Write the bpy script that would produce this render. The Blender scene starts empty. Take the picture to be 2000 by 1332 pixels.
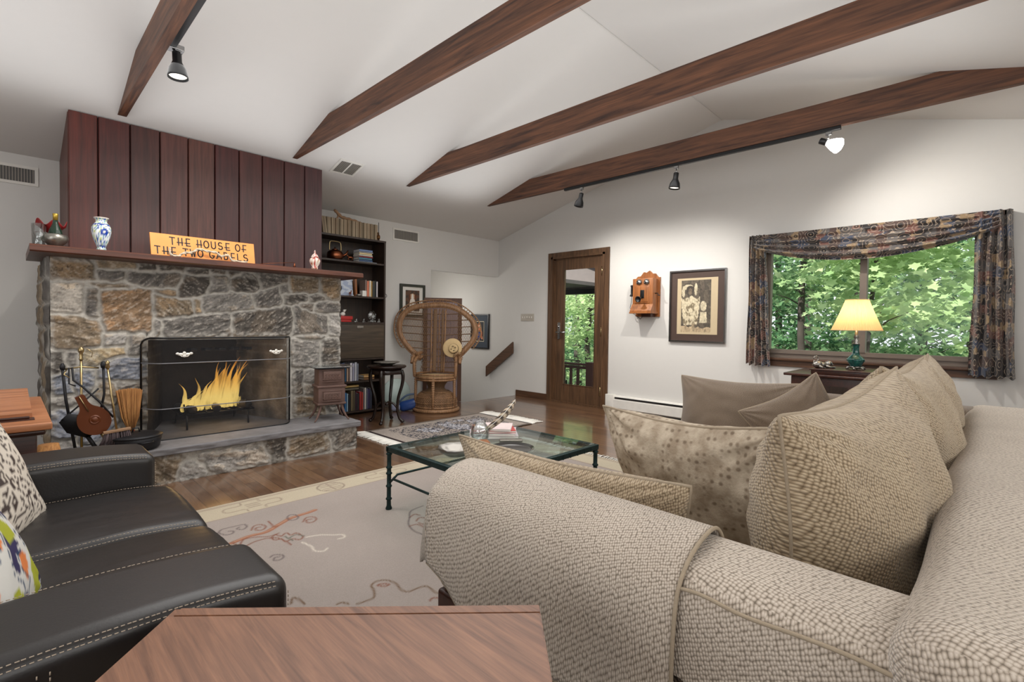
import bpy, math, random
import numpy as np
from mathutils import Matrix, Vector, noise
R = math.radians
rnd = random.Random(7)
SC = bpy.context.scene
COL = SC.collection

# ------------------------------------------------------------------ camera
yaw, pit, roll = .770539831, .0224788525, .0133917901
fw = Vector((math.cos(yaw)*math.cos(pit), math.sin(yaw)*math.cos(pit), -math.sin(pit)))
rt = Vector((math.sin(yaw), -math.cos(yaw), 0))
up = rt.cross(fw)
rt2 = rt*math.cos(roll) + up*math.sin(roll)
up2 = up*math.cos(roll) - rt*math.sin(roll)
cam = bpy.data.cameras.new('camera')
cam.sensor_width = 36; cam.lens = 961.3025/2000*36; cam.shift_y = -11.88/2000; cam.clip_start = .02
camo = bpy.data.objects.new('camera', cam); COL.objects.link(camo)
mw = Matrix.Identity(4)
for i in range(3):
    mw[i][0] = rt2[i]; mw[i][1] = up2[i]; mw[i][2] = -fw[i]
mw[2][3] = 1.11
camo.matrix_world = mw
SC.camera = camo

# ------------------------------------------------------------------ light and exposure
SC.view_settings.view_transform = 'Standard'; SC.view_settings.look = 'None'
SC.view_settings.gamma = 1; SC.view_settings.use_curve_mapping = False
SC.view_settings.exposure = -0.12
w = bpy.data.worlds.new('sky'); SC.world = w; w.use_nodes = True
nt = w.node_tree; bg = nt.nodes['Background']
sky = nt.nodes.new('ShaderNodeTexSky'); sky.sky_type = 'NISHITA'; sky.sun_disc = False
sky.sun_elevation = R(52); sky.sun_rotation = R(200); sky.air_density = 1.3; sky.dust_density = 3
mx = nt.nodes.new('ShaderNodeMixRGB'); mx.inputs[0].default_value = .6
mx.inputs[2].default_value = (5.5, 5.8, 6.0, 1)
nt.links.new(sky.outputs[0], mx.inputs[1]); nt.links.new(mx.outputs[0], bg.inputs[0])
bg.inputs[1].default_value = .30

def light(name, kind, loc, energy, color=(1, 1, 1), direction=None, **kw):
    l = bpy.data.lights.new(name, kind); l.energy = energy; l.color = color
    for k, v in kw.items(): setattr(l, k, v)
    o = bpy.data.objects.new(name, l); COL.objects.link(o); o.location = loc
    if direction is not None:
        o.rotation_euler = Vector(direction).to_track_quat('-Z', 'Y').to_euler()
    return o
light('sun', 'SUN', (0, 0, 20), 7.5, (1, .96, .88), (.75, -.15, -.66), angle=R(1.5))
# unseen area fills added at the solid walls, standing in for window daylight
light('fill_rear', 'AREA', (-3.35, 1.9, 1.45), 120, (.97, .98, 1), (1, .15, .12), shape='RECTANGLE', size=5.5, size_y=2.0)
light('fill_side', 'AREA', (1.2, -1.28, 1.75), 75, (1, .99, .97), (0, 1, .25), shape='RECTANGLE', size=6.0, size_y=1.0)
light('ceiling_fill', 'AREA', (.5, 2.4, 2.42), 88, (.95, .975, 1), (0, 0, 1), shape='RECTANGLE', size=7.4, size_y=4.6)  # added panel below the beams, facing up to brighten the ceiling
light('floor_fill', 'AREA', (2.4, 2.4, 2.6), 92, (1, .985, .965), (0, 0, -1), shape='RECTANGLE', size=4, size_y=3)  # added overhead panel without a fixture, brightens floor and furniture

# ------------------------------------------------------------------ colours and materials
def lin(c):
    c = c/255
    return c/12.92 if c <= .04045 else ((c+.055)/1.055)**2.4
def C(r, g, b): return (lin(r), lin(g), lin(b), 1)
class NT:
    def __init__(s, name):
        s.m = bpy.data.materials.new(name); s.m.use_nodes = True
        s.t = s.m.node_tree; s.b = s.t.nodes['Principled BSDF']; s.o = s.t.nodes['Material Output']
        s.tc = None
    def n(s, t, **kw):
        x = s.t.nodes.new('ShaderNode'+t)
        for k, v in kw.items():
            if isinstance(k, str) and hasattr(x, k): setattr(x, k, v)
        return x
    def l(s, a, b): s.t.links.new(a, b)
    def coords(s, scale=(1, 1, 1), rot=(0, 0, 0)):
        tc = s.n('TexCoord'); mp = s.n('Mapping'); mp.inputs['Scale'].default_value = scale; mp.inputs['Rotation'].default_value = rot
        s.l(tc.outputs['Object'], mp.inputs[0]); return mp.outputs[0]
    def noise(s, vec, scale, detail=4, rough=.55, dist=0):
        x = s.n('TexNoise'); s.l(vec, x.inputs['Vector']); x.inputs['Scale'].default_value = scale
        x.inputs['Detail'].default_value = detail; x.inputs['Roughness'].default_value = rough; x.inputs['Distortion'].default_value = dist
        return x.outputs['Fac']
    def ramp(s, fac, stops, interp='LINEAR'):
        x = s.n('ValToRGB'); s.l(fac, x.inputs[0]); e = x.color_ramp.elements; x.color_ramp.interpolation = interp
        while len(e) < len(stops): e.new(.5)
        for i, (p, c) in enumerate(stops): e[i].position = p; e[i].color = c
        return x.outputs[0]
    def mix(s, fac, a, b, mode='MIX'):
        x = s.n('MixRGB'); x.blend_type = mode
        for i, v in ((0, fac), (1, a), (2, b)):
            if isinstance(v, (int, float)): x.inputs[i].default_value = v
            elif isinstance(v, tuple): x.inputs[i].default_value = v
            else: s.l(v, x.inputs[i])
        return x.outputs[0]
    def bump(s, h, strength=.3, dist=.01):
        x = s.n('Bump'); x.inputs['Strength'].default_value = strength; x.inputs['Distance'].default_value = dist
        s.l(h, x.inputs['Height']); s.l(x.outputs[0], s.b.inputs['Normal'])
    def color(s, c):
        if isinstance(c, tuple): s.b.inputs['Base Color'].default_value = c
        else: s.l(c, s.b.inputs['Base Color'])
    def set(s, **kw):
        for k, v in kw.items(): s.b.inputs[k].default_value = v
        return s.m
def plain(name, c, rough=.5, metal=0, bump=0, bscale=60, var=.0, flat=.93, **kw):
    k = NT(name); k.set(Roughness=rough, Metallic=metal, **kw)
    v = k.coords()
    if var:
        d = tuple(x*(1-var) for x in c[:3])+(1,)
        k.color(k.ramp(k.noise(v, bscale*.3, 3), [(.3, d), (.7, c)]))
    else:
        n1 = k.noise(v, bscale*.2, 2)
        d = tuple(x*flat for x in c[:3])+(1,)
        k.color(k.ramp(n1, [(.35, d), (.65, c)]))
    if bump: k.bump(k.noise(v, bscale, 4), bump, .004)
    return k.m
def wood(name, c1, c2, axis=2, rough=.4, scale=1.0, contrast=(.3, .7), bump=.12, knots=0, coat=0):
    k = NT(name); sc = [14*scale]*3; sc[axis] = .9*scale
    v = k.coords(tuple(sc)); f = k.noise(v, 2.2, 6, .6, .8)
    sc2 = [60*scale]*3; sc2[axis] = 1.2*scale
    f2 = k.noise(k.coords(tuple(sc2)), 2.0, 3, .6)
    a = k.ramp(f, [(contrast[0], c1), (contrast[1], c2)])
    g = k.ramp(f2, [(.3, (.62, .62, .62, 1)), (.62, (1, 1, 1, 1))])
    c = k.mix(.55, a, g, 'MULTIPLY')
    if knots:
        vo = k.n('TexVoronoi'); sv = [3.4]*3; sv[axis] = 1.3; k.l(k.coords(tuple(sv)), vo.inputs['Vector']); vo.inputs['Scale'].default_value = 1.0
        kk = k.ramp(vo.outputs['Distance'], [(.05, (.25, .2, .18, 1)), (.13, (1, 1, 1, 1))])
        c = k.mix(.7, c, kk, 'MULTIPLY')
    k.color(c); k.bump(f2, bump, .002); k.set(Roughness=rough)
    if coat: k.set(**{'Coat Weight': coat, 'Coat Roughness': .15})
    return k.m
def vcol(name, rough=.8, nscale=40, namt=.35, bump=.3, bd=.006, metal=0, detail=6):
    k = NT(name); a = k.n('Attribute', attribute_name='Col'); a.attribute_name = 'Col'
    v = k.coords(); n1 = k.noise(v, nscale, detail, .65)
    lo, hi = 1-namt, 1+namt*.25
    g = k.ramp(n1, [(.3, (lo, lo, lo, 1)), (.7, (1, 1, 1, 1))])
    k.color(k.mix(1.0, a.outputs['Color'], g, 'MULTIPLY'))
    if bump: k.bump(n1, bump, bd)
    k.set(Roughness=rough, Metallic=metal); return k.m
def knit(name, hi, mid, lo, sx=120, sz=85, strength=.8, rough=.92):
    k = NT(name); tc = k.n('TexCoord'); mp = k.n('Mapping'); mp.inputs['Scale'].default_value = (sx, sz, 1); mp.inputs['Rotation'].default_value = (0, 0, R(18)); k.l(tc.outputs['UV'], mp.inputs[0])
    vo = k.n('TexVoronoi'); vo.voronoi_dimensions = '2D'; k.l(mp.outputs[0], vo.inputs['Vector']); vo.inputs['Scale'].default_value = 1; vo.inputs['Randomness'].default_value = .42
    d = vo.outputs['Distance']
    c = k.ramp(d, [(.18, hi), (.42, mid), (.68, lo)])
    big = k.ramp(k.noise(k.coords(), 5, 3), [(.3, (.86, .85, .84, 1)), (.7, (1, 1, 1, 1))])
    c = k.mix(1, c, big, 'MULTIPLY')
    k.color(c)
    inv = k.n('Math'); inv.operation = 'SUBTRACT'; inv.inputs[0].default_value = 1; k.l(d, inv.inputs[1])
    k.bump(inv.outputs[0], strength, .005); k.set(Roughness=rough, **{'Sheen Weight': .25}); return k.m
def emit(name, c, s):
    k = NT(name); k.set(**{'Emission Strength': s}); k.b.inputs['Emission Color'].default_value = c; k.color(c); return k.m
def glass(name, tint=(1, 1, 1, 1), refl=.08, rough=.0, amt=.6):
    k = NT(name); tr = k.n('BsdfTransparent'); tr.inputs[0].default_value = tint
    gl = k.n('BsdfGlossy'); gl.inputs['Roughness'].default_value = rough; gl.inputs[0].default_value = (1, 1, 1, 1)
    lw = k.n('LayerWeight'); lw.inputs[0].default_value = .25
    mm = k.n('Math'); mm.operation = 'MULTIPLY_ADD'; mm.inputs[1].default_value = amt; mm.inputs[2].default_value = refl
    k.l(lw.outputs['Fresnel'], mm.inputs[0]); ms = k.n('MixShader'); k.l(mm.outputs[0], ms.inputs[0])
    k.l(tr.outputs[0], ms.inputs[1]); k.l(gl.outputs[0], ms.inputs[2]); k.l(ms.outputs[0], k.o.inputs[0]); return k.m

M = {}
M['wall'] = plain('wall_paint', C(208, 206, 202), .9, bump=.04, bscale=90, flat=.992)
M['ceiling'] = plain('ceiling_paint', C(212, 209, 205), .95, flat=.992)
k = NT('beam_wood')
M['beam'] = wood('beam_wood', C(46, 27, 20), C(118, 76, 51), 1, .6, 1, (.28, .72), .3, 1)
M['redwood'] = wood('redwood_board', C(66, 30, 24), C(112, 58, 44), 2, .42, 1, (.3, .7), .1)
M['mantel'] = wood('mantel_wood', C(60, 33, 24), C(102, 56, 38), 0, .4, 1)
M['doorwood'] = wood('door_wood', C(64, 45, 31), C(110, 80, 55), 2, .45, 1)
M['trimwood'] = wood('trim_wood', C(60, 38, 25), C(98, 66, 44), 1, .45, 1)
M['darkwood'] = wood('bookcase_wood', C(30, 20, 14), C(58, 40, 28), 2, .45, 1)
M['flapwood'] = wood('flap_wood', C(52, 42, 32), C(84, 70, 54), 0, .5, 1.3)
M['ebony'] = wood('dark_carved_wood', C(20, 13, 11), C(42, 26, 20), 2, .25, 1)
M['oak'] = wood('desk_wood', C(146, 88, 54), C(196, 132, 90), 0, .35, 1)
M['deskdark'] = wood('desk_dark_wood', C(44, 24, 18), C(78, 42, 30), 0, .3, 1)
M['tabletop'] = wood('corner_table_wood', C(98, 62, 42), C(152, 106, 78), 1, .42, 2.2, (.25, .75), .15)
M['phonewood'] = wood('telephone_wood', C(120, 70, 36), C(170, 108, 60), 2, .35, 1)
M['black'] = plain('black_metal', C(17, 17, 19), .4, .2)
M['iron'] = plain('cast_iron', C(38, 38, 41), .5, .5, .2, 80)
M['chrome'] = plain('polished_metal', C(160, 160, 160), .2, 1)
M['brass'] = plain('brass', C(168, 148, 108), .28, 1)
M['copper'] = plain('copper', C(140, 84, 58), .32, 1)
M['silver'] = plain('old_silver', C(150, 146, 140), .3, 1, .2, 50)
M['white'] = plain('white_enamel', C(222, 219, 212), .5)
M['vent'] = plain('vent_shadow', C(92, 90, 88), .7)
M['plate'] = plain('switch_plate', C(176, 168, 156), .5)
M['leather'] = plain('black_leather', C(22, 17, 16), .38, 0, .08, 180, **{'Specular IOR Level': .7})
M['thread'] = plain('stitch_thread', C(176, 160, 142), .8)
M['slate'] = plain('bluestone_slab', C(122, 120, 122), .75, 0, .35, 35, .3)
M['stone'] = vcol('fieldstone', .85, 24, .38, .6, .014)
M['knit'] = knit('sofa_chenille', C(210, 198, 184), C(184, 170, 154), C(122, 110, 96), 195, 135, .65)
M['knit2'] = knit('cushion_chenille', C(196, 178, 150), C(166, 146, 118), C(110, 92, 68), 160, 115, .75)
M['knit3'] = knit('brown_chenille', C(146, 128, 108), C(116, 99, 82), C(84, 70, 58), 260, 260, .6)
M['piping'] = plain('piping_cord', C(158, 143, 122), .9, 0, .3, 300)
k = NT('spotted_velour'); v = k.coords()
vo = k.n('TexVoronoi'); k.l(v, vo.inputs['Vector']); vo.inputs['Scale'].default_value = 46; vo.inputs['Randomness'].default_value = .2
nz = k.noise(v, 160, 3)
base = k.ramp(k.noise(v, 22, 4), [(.35, C(150, 134, 114)), (.65, C(190, 176, 156))])
spot = k.ramp(vo.outputs['Distance'], [(.16, C(164, 152, 142)), (.36, (1, 1, 1, 1))])
k.color(k.mix(.8, base, spot, 'MULTIPLY')); k.bump(nz, .5, .004); k.set(Roughness=.95); M['spotted'] = k.m
M['rug'] = vcol('carved_wool_rug', .95, 260, .22, .35, .004)
M['rug2'] = vcol('woven_rug', .95, 200, .4, .4, .004)
M['fringe'] = plain('cotton_fringe', C(232, 228, 220), .9)
M['art'] = vcol('printed_paper', .6, 20, .05, 0)
M['glaze'] = vcol('painted_porcelain', .15, 60, .05, 0)
M['paintedwood'] = vcol('painted_board', .5, 40, .12, 0)
M['glass'] = glass('window_glass', (.98, .99, .98, 1), .004, amt=.10)
M['tglass'] = glass('table_glass', (.86, .94, .93, 1), .05, amt=.45)
M['cglass'] = glass('clear_glass', (.9, .93, .93, 1), .12)
M['verdigris'] = plain('verdigris_iron', C(34, 56, 56), .5, .6, .3, 90, .4)
M['wicker'] = wood('wicker_cane', C(104, 74, 48), C(172, 130, 92), 2, .55, 2)
M['wickerdark'] = plain('wicker_weave', C(118, 88, 60), .7, 0, .3, 200, .3)
M['straw'] = plain('straw_hat', C(206, 178, 132), .8, 0, .4, 200)
M['lilac'] = plain('pale_panel', C(150, 136, 142), .7)
M['shutter'] = wood('panel_frame_wood', C(70, 42, 28), C(108, 70, 46), 2, .5, 1)
M['broom'] = wood('broom_straw', C(140, 88, 44), C(196, 142, 82), 2, .8, 3)
M['bristle'] = wood('grey_bristle', C(62, 52, 54), C(118, 102, 104), 2, .8, 4)
M['darkred'] = plain('dark_red', C(130, 28, 30), .35)
M['redp'] = plain('red_lacquer', C(176, 36, 34), .4)
M['orange'] = plain('orange_sign_paint', C(232, 150, 76), .55)
M['ink'] = plain('black_paint', C(24, 22, 22), .5)
M['bottle'] = plain('green_bottle_glass', C(22, 44, 30), .1)
M['gold'] = plain('gold_foil', C(190, 160, 70), .35, .8)
M['pewter'] = plain('pewter', C(150, 146, 138), .32, .9, .25, 60)
M['stovei'] = plain('brown_cast_iron', C(104, 80, 72), .6, .2, .35, 70, .2)
M['soot'] = plain('sooty_brick', C(52, 48, 45), .9, 0, .3, 40, .4)
M['log'] = plain('charred_log', C(44, 40, 38), .85, 0, .5, 30, .4)
M['teal'] = NT('teal_marbled_glaze').m
k = NT('teal_glaze'); v = k.coords(); k.color(k.ramp(k.noise(v, 40, 5, .7, .6), [(.35, C(14, 44, 44)), (.6, C(34, 96, 88)), (.75, C(120, 160, 140))])); k.set(Roughness=.12); M['teal'] = k.m
M['cord'] = plain('rope', C(196, 182, 160), .8)
M['bone'] = plain('driftwood', C(156, 122, 92), .75, 0, .3, 60, .2)
M['bronze'] = plain('bronze', C(126, 84, 44), .3, .9)
M['bark'] = plain('tree_bark', C(78, 70, 64), .95, 0, .6, 12, .4)
M['deckwood'] = plain('deck_paint', C(72, 44, 40), .7)
M['soffit'] = plain('porch_soffit', C(120, 112, 110), .8)
M['siding'] = plain('porch_fascia', C(104, 62, 58), .7)
M['winframe'] = plain('window_frame_metal', C(116, 104, 94), .5, .2)
M['ground'] = plain('forest_floor', C(66, 92, 44), .95, 0, .5, 3, .5)
def leafmat(name, c, c2):
    k = NT(name); k.t.nodes.remove(k.b); df = k.n('BsdfDiffuse'); tl = k.n('BsdfTranslucent')
    g = k.n('NewGeometry'); tc = k.coords(); f = k.noise(tc, 1.6, 3, .6)
    cc = k.ramp(f, [(.35, c), (.65, c2)])
    k.l(cc, df.inputs[0]); k.l(cc, tl.inputs[0]); ms = k.n('MixShader'); ms.inputs[0].default_value = .4
    k.l(df.outputs[0], ms.inputs[1]); k.l(tl.outputs[0], ms.inputs[2]); k.l(ms.outputs[0], k.o.inputs[0]); return k.m
M['leaf1'] = leafmat('maple_leaf', C(148, 180, 122), C(206, 224, 172))
M['leaf2'] = leafmat('forest_leaf', C(100, 136, 96), C(168, 196, 146))
M['leaf3'] = leafmat('conifer_leaf', C(70, 108, 78), C(120, 158, 112))
# curtain: busy dark print of blocks and scrolls
k = NT('patchwork_print'); v = k.coords((1, 1, 1))
vo = k.n('TexVoronoi'); k.l(v, vo.inputs['Vector']); vo.inputs['Scale'].default_value = 13; vo.distance = 'CHEBYCHEV'
sep = k.n('SeparateColor'); k.l(vo.outputs['Color'], sep.inputs[0])
blk = k.ramp(sep.outputs[0], [(0, C(38, 30, 30)), (.2, C(96, 72, 62)), (.38, C(120, 114, 108)), (.52, C(72, 84, 106)), (.64, C(140, 92, 76)), (.76, C(46, 36, 34)), (.9, C(190, 160, 116))], 'CONSTANT')
vo2 = k.n('TexVoronoi'); k.l(v, vo2.inputs['Vector']); vo2.inputs['Scale'].default_value = 11
mm = k.n('Math'); mm.operation = 'MULTIPLY'; mm.inputs[1].default_value = 27; k.l(vo2.outputs['Distance'], mm.inputs[0])
sn = k.n('Math'); sn.operation = 'SINE'; k.l(mm.outputs[0], sn.inputs[0])
rg = k.ramp(sn.outputs[0], [(.84, (0, 0, 0, 1)), (.93, (1, 1, 1, 1))])
dk = k.ramp(vo2.outputs['Distance'], [(.16, C(26, 24, 30)), (.2, (1, 1, 1, 1))])
c1 = k.mix(.9, blk, dk, 'MULTIPLY'); c1 = k.mix(1, c1, (.52, .52, .56, 1), 'MULTIPLY'); nz = k.ramp(k.noise(k.coords(), 70, 5, .7), [(.35, (.72, .72, .72, 1)), (.6, (1.15, 1.15, 1.15, 1))]); k.color(k.mix(1, k.mix(rg, c1, C(158, 142, 124)), nz, 'MULTIPLY')); k.set(Roughness=.55, **{'Sheen Weight': .3}); M['curtain'] = k.m
# oak strip floor, strips along y
k = NT('strip_floor'); v = k.coords((1, 1, 1), (0, 0, R(90)))
br = k.n('TexBrick'); k.l(v, br.inputs['Vector']); br.inputs['Scale'].default_value = 1
br.inputs['Brick Width'].default_value = .9; br.inputs['Row Height'].default_value = .075; br.inputs['Mortar Size'].default_value = .0015
br.inputs['Color1'].default_value = C(124, 92, 66); br.inputs['Color2'].default_value = C(90, 62, 44); br.inputs['Mortar'].default_value = C(34, 20, 14); br.inputs['Bias'].default_value = -.1
gn = k.ramp(k.noise(k.coords((26, 1.6, 1)), 3, 6, .65, 1.2), [(.3, (.5, .47, .44, 1)), (.65, (1, 1, 1, 1))])
k.color(k.mix(.8, br.outputs['Color'], gn, 'MULTIPLY')); k.bump(br.outputs['Fac'], .25, -.001); k.set(Roughness=.3, **{'Coat Weight': .8, 'Coat Roughness': .1}); M['floor'] = k.m
# firescreen mesh
k = NT('black_wire_mesh'); tr = k.n('BsdfTransparent'); ms = k.n('MixShader'); ms.inputs[0].default_value = .42
k.color(C(20, 20, 25)); k.set(Roughness=.6)
k.l(tr.outputs[0], ms.inputs[1]); k.l(k.b.outputs[0], ms.inputs[2]); k.l(ms.outputs[0], k.o.inputs[0]); M['mesh'] = k.m
# flame
k = NT('flame'); tr = k.n('BsdfTransparent'); em = k.n('Emission'); v = k.coords((14, 14, 3))
f = k.noise(v, 2, 3); em.inputs[1].default_value = 1.5
tc = k.n('TexCoord'); sp = k.n('SeparateXYZ'); k.l(tc.outputs['Object'], sp.inputs[0])
hz = k.n('MapRange'); hz.inputs[1].default_value = .1; hz.inputs[2].default_value = .5; k.l(sp.outputs[2], hz.inputs[0])
cc = k.ramp(hz.outputs[0], [(0, C(250, 214, 120)), (.35, C(245, 178, 74)), (1, C(226, 120, 36))]); k.l(cc, em.inputs[0])
al = k.ramp(f, [(.3, (.08, .08, .08, 1)), (.68, (.75, .75, .75, 1))])
ms = k.n('MixShader'); k.l(al, ms.inputs[0]); k.l(tr.outputs[0], ms.inputs[1]); k.l(em.outputs[0], ms.inputs[2]); k.l(ms.outputs[0], k.o.inputs[0]); M['flame'] = k.m
# lamp shade
k = NT('pleated_shade'); tl = k.n('BsdfTranslucent'); tl.inputs[0].default_value = C(255, 226, 170); df = k.n('BsdfDiffuse'); df.inputs[0].default_value = C(240, 214, 160)
ms = k.n('MixShader'); ms.inputs[0].default_value = .6; k.l(df.outputs[0], ms.inputs[1]); k.l(tl.outputs[0], ms.inputs[2]); k.l(ms.outputs[0], k.o.inputs[0]); M['shade'] = k.m
M['bulb'] = emit('lit_bulb', (1, .95, .88, 1), 14)
M['bulbdim'] = emit('lit_bulb_face', (1, .93, .8, 1), 1.6)

# ------------------------------------------------------------------ geometry helpers
class G:
    def __init__(s): s.v = []; s.f = []; s.uv = {}
    def add(s, vs, fs):
        o = len(s.v); s.v += [tuple(p) for p in vs]; s.f += [tuple(i+o for i in f) for f in fs]; return s
    def box(s, x0, x1, y0, y1, z0, z1, rot=None, piv=None):
        vs = [Vector((x, y, z)) for z in (z0, z1) for y in (y0, y1) for x in (x0, x1)]
        if rot is not None:
            p = Vector(piv) if piv is not None else sum(vs, Vector())/8
            vs = [rot @ (q-p)+p for q in vs]
        return s.add(vs, [(0, 2, 3, 1), (4, 5, 7, 6), (0, 1, 5, 4), (2, 6, 7, 3), (0, 4, 6, 2), (1, 3, 7, 5)])
    def rb(s, x0, x1, y0, y1, z0, z1, r=.01, k=3, rot=None, piv=None, fn=None, n=2):
        h = [(x1-x0)/2, (y1-y0)/2, (z1-z0)/2]; c = Vector(((x0+x1)/2, (y0+y1)/2, (z0+z1)/2)); r = min(r, *h)
        def ts(hh):
            inn = hh-r; a = [-hh+r*(1-math.cos(math.pi/2*i/k)) for i in range(k)]
            b = [-inn+2*inn*i/n for i in range(n+1)]; return a+b+[-q for q in reversed(a)]
        T = [ts(q) for q in h]; piv = Vector(piv) if piv is not None else c
        for ax in range(3):
            u, w2 = [(1, 2), (2, 0), (0, 1)][ax]
            for sg in (-1, 1):
                vs = []
                for b in T[w2]:
                    for a in T[u]:
                        p = [0, 0, 0]; p[ax] = sg*h[ax]; p[u] = a; p[w2] = b
                        q = [max(-(h[i]-r), min(h[i]-r, p[i])) for i in range(3)]
                        d = Vector([p[i]-q[i] for i in range(3)]); d = d.normalized()*r if d.length > 1e-9 else d
                        pt = Vector(q)+d+c
                        s.uv[len(s.v)+len(vs)] = (pt[u], pt[w2])
                        if fn: pt = fn(pt)
                        if rot is not None: pt = rot @ (pt-piv)+piv
                        vs.append(pt)
                na, nb = len(T[u]), len(T[w2]); fs = []
                for j in range(nb-1):
                    for i in range(na-1):
                        q = (j*na+i, j*na+i+1, (j+1)*na+i+1, (j+1)*na+i); fs.append(q if sg > 0 else q[::-1])
                s.add(vs, fs)
        return s
    def lathe(s, prof, c=(0, 0, 0), n=24, M4=None, squash=None):
        vs = []; fs = []
        for r, z in prof:
            for i in range(n):
                a = 2*math.pi*i/n; rr = r if not squash else r*squash(a, z)
                p = Vector((rr*math.cos(a), rr*math.sin(a), z))
                vs.append((M4 @ p if M4 is not None else p)+Vector(c))
        for j in range(len(prof)-1):
            for i in range(n):
                fs.append((j*n+i, j*n+(i+1) % n, (j+1)*n+(i+1) % n, (j+1)*n+i))
        fs.append(tuple(range(n))[::-1]); fs.append(tuple((len(prof)-1)*n+i for i in range(n)))
        return s.add(vs, fs)
    def tube(s, pts, r=.01, n=8, closed=False, cap=True):
        P = [Vector(p) for p in pts]; m = len(P); rr = r if isinstance(r, (list, tuple)) else [r]*m
        vs = []; fs = []; prev = None
        for i, p in enumerate(P):
            if closed: t = P[(i+1) % m]-P[i-1]
            else: t = P[min(i+1, m-1)]-P[max(i-1, 0)]
            t = t.normalized() if t.length > 1e-9 else Vector((0, 0, 1))
            if prev is None:
                a = Vector((0, 0, 1)) if abs(t.z) < .9 else Vector((1, 0, 0)); u = t.cross(a).normalized()
            else: u = (prev-t*prev.dot(t)).normalized()
            prev = u; b = t.cross(u)
            for j in range(n):
                a = 2*math.pi*j/n; vs.append(p+(u*math.cos(a)+b*math.sin(a))*rr[i])
        for i in range(m if closed else m-1):
            for j in range(n):
                a, b2 = i*n+j, i*n+(j+1) % n; c2 = ((i+1) % m)*n
                fs.append((a, b2, c2+(j+1) % n, c2+j))
        if cap and not closed: fs.append(tuple(range(n))[::-1]); fs.append(tuple((m-1)*n+j for j in range(n)))
        return s.add(vs, fs)
    def ell(s, c, r, n=14, rot=None):
        vs = []; fs = []
        for j in range(n+1):
            b = math.pi*j/n
            for i in range(2*n):
                a = math.pi*i/n; p = Vector((r[0]*math.sin(b)*math.cos(a), r[1]*math.sin(b)*math.sin(a), -r[2]*math.cos(b)))
                vs.append((rot @ p if rot is not None else p)+Vector(c))
        for j in range(n):
            for i in range(2*n): fs.append((j*2*n+i, j*2*n+(i+1) % (2*n), (j+1)*2*n+(i+1) % (2*n), (j+1)*2*n+i))
        return s.add(vs, fs)
    def prism(s, pts, d, off=(0, 0, 0)):      # pts 3-d polygon, d extrude vector
        n = len(pts); d = Vector(d); o = Vector(off); A = [Vector(p)+o for p in pts]; B = [p+d for p in A]
        return s.add(A+B, [tuple(range(n))[::-1], tuple(range(n, 2*n))]+[(i, (i+1) % n, n+(i+1) % n, n+i) for i in range(n)])
    def grid(s, fn, nu, nv):
        vs = [fn(i/nu, j/nv) for j in range(nv+1) for i in range(nu+1)]
        return s.add(vs, [(j*(nu+1)+i, j*(nu+1)+i+1, (j+1)*(nu+1)+i+1, (j+1)*(nu+1)+i) for j in range(nv) for i in range(nu)])

def obj(name, g, m, parent=None, smooth=True, cols=None):
    me = bpy.data.meshes.new(name); off = Vector(parent['_o']) if parent is not None else Vector((0, 0, 0))
    me.from_pydata([tuple(Vector(p)-off) for p in g.v], [], g.f)
    if g.uv and m is not None and 'chenille' in m.name:
        ul = me.uv_layers.new(name='UVMap'); li = np.zeros(len(me.loops), np.int32); me.loops.foreach_get('vertex_index', li)
        tab = np.zeros((len(g.v), 2), np.float32)
        for k_, v_ in g.uv.items(): tab[k_] = v_
        ul.data.foreach_set('uv', tab[li].ravel())
    me.validate(); me.update()
    if smooth: me.polygons.foreach_set('use_smooth', [True]*len(me.polygons))
    if cols is not None:
        at = me.color_attributes.new('Col', 'FLOAT_COLOR', 'POINT'); at.data.foreach_set('color', np.asarray(cols, dtype=np.float32).ravel())
    if m is not None: me.materials.append(m)
    if smooth == 'auto':
        me.set_sharp_from_angle(angle=R(35))
    o = bpy.data.objects.new(name, me); COL.objects.link(o)
    if parent is not None: o.parent = parent; o['_o'] = tuple(off)
    else: o['_o'] = (0., 0., 0.)
    return o
def thing(name, label, cat, loc=(0, 0, 0), group=None):
    o = bpy.data.objects.new(name, None); COL.objects.link(o); o.location = loc; o['_o'] = tuple(float(q) for q in loc)
    o.empty_display_size = .05; o['label'] = label; o['category'] = cat
    if group: o['group'] = group
    return o
def tag(o, label, cat, group=None):
    o['label'] = label; o['category'] = cat
    if group: o['group'] = group
    return o
def solo(name, g, m, label, cat, group=None, smooth=True, cols=None):
    return tag(obj(name, g, m, None, smooth, cols), label, cat, group)
def struct(name, g, m, parent=None, smooth=False, cols=None):
    o = obj(name, g, m, parent, smooth, cols)
    if parent is None: o['kind'] = 'structure'
    return o
RX = lambda a: Matrix.Rotation(R(a), 3, 'X')
RY = lambda a: Matrix.Rotation(R(a), 3, 'Y')
RZ = lambda a: Matrix.Rotation(R(a), 3, 'Z')

# ------------------------------------------------------------------ the room shell
XW, YB, SL, RY0, RZ0 = 5.53, 5.69, .2743, 2.183, 3.394
YN, XR = -1.33, -3.4
def zc(y): return RZ0-SL*abs(y-RY0)
g = G(); T = .12
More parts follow.
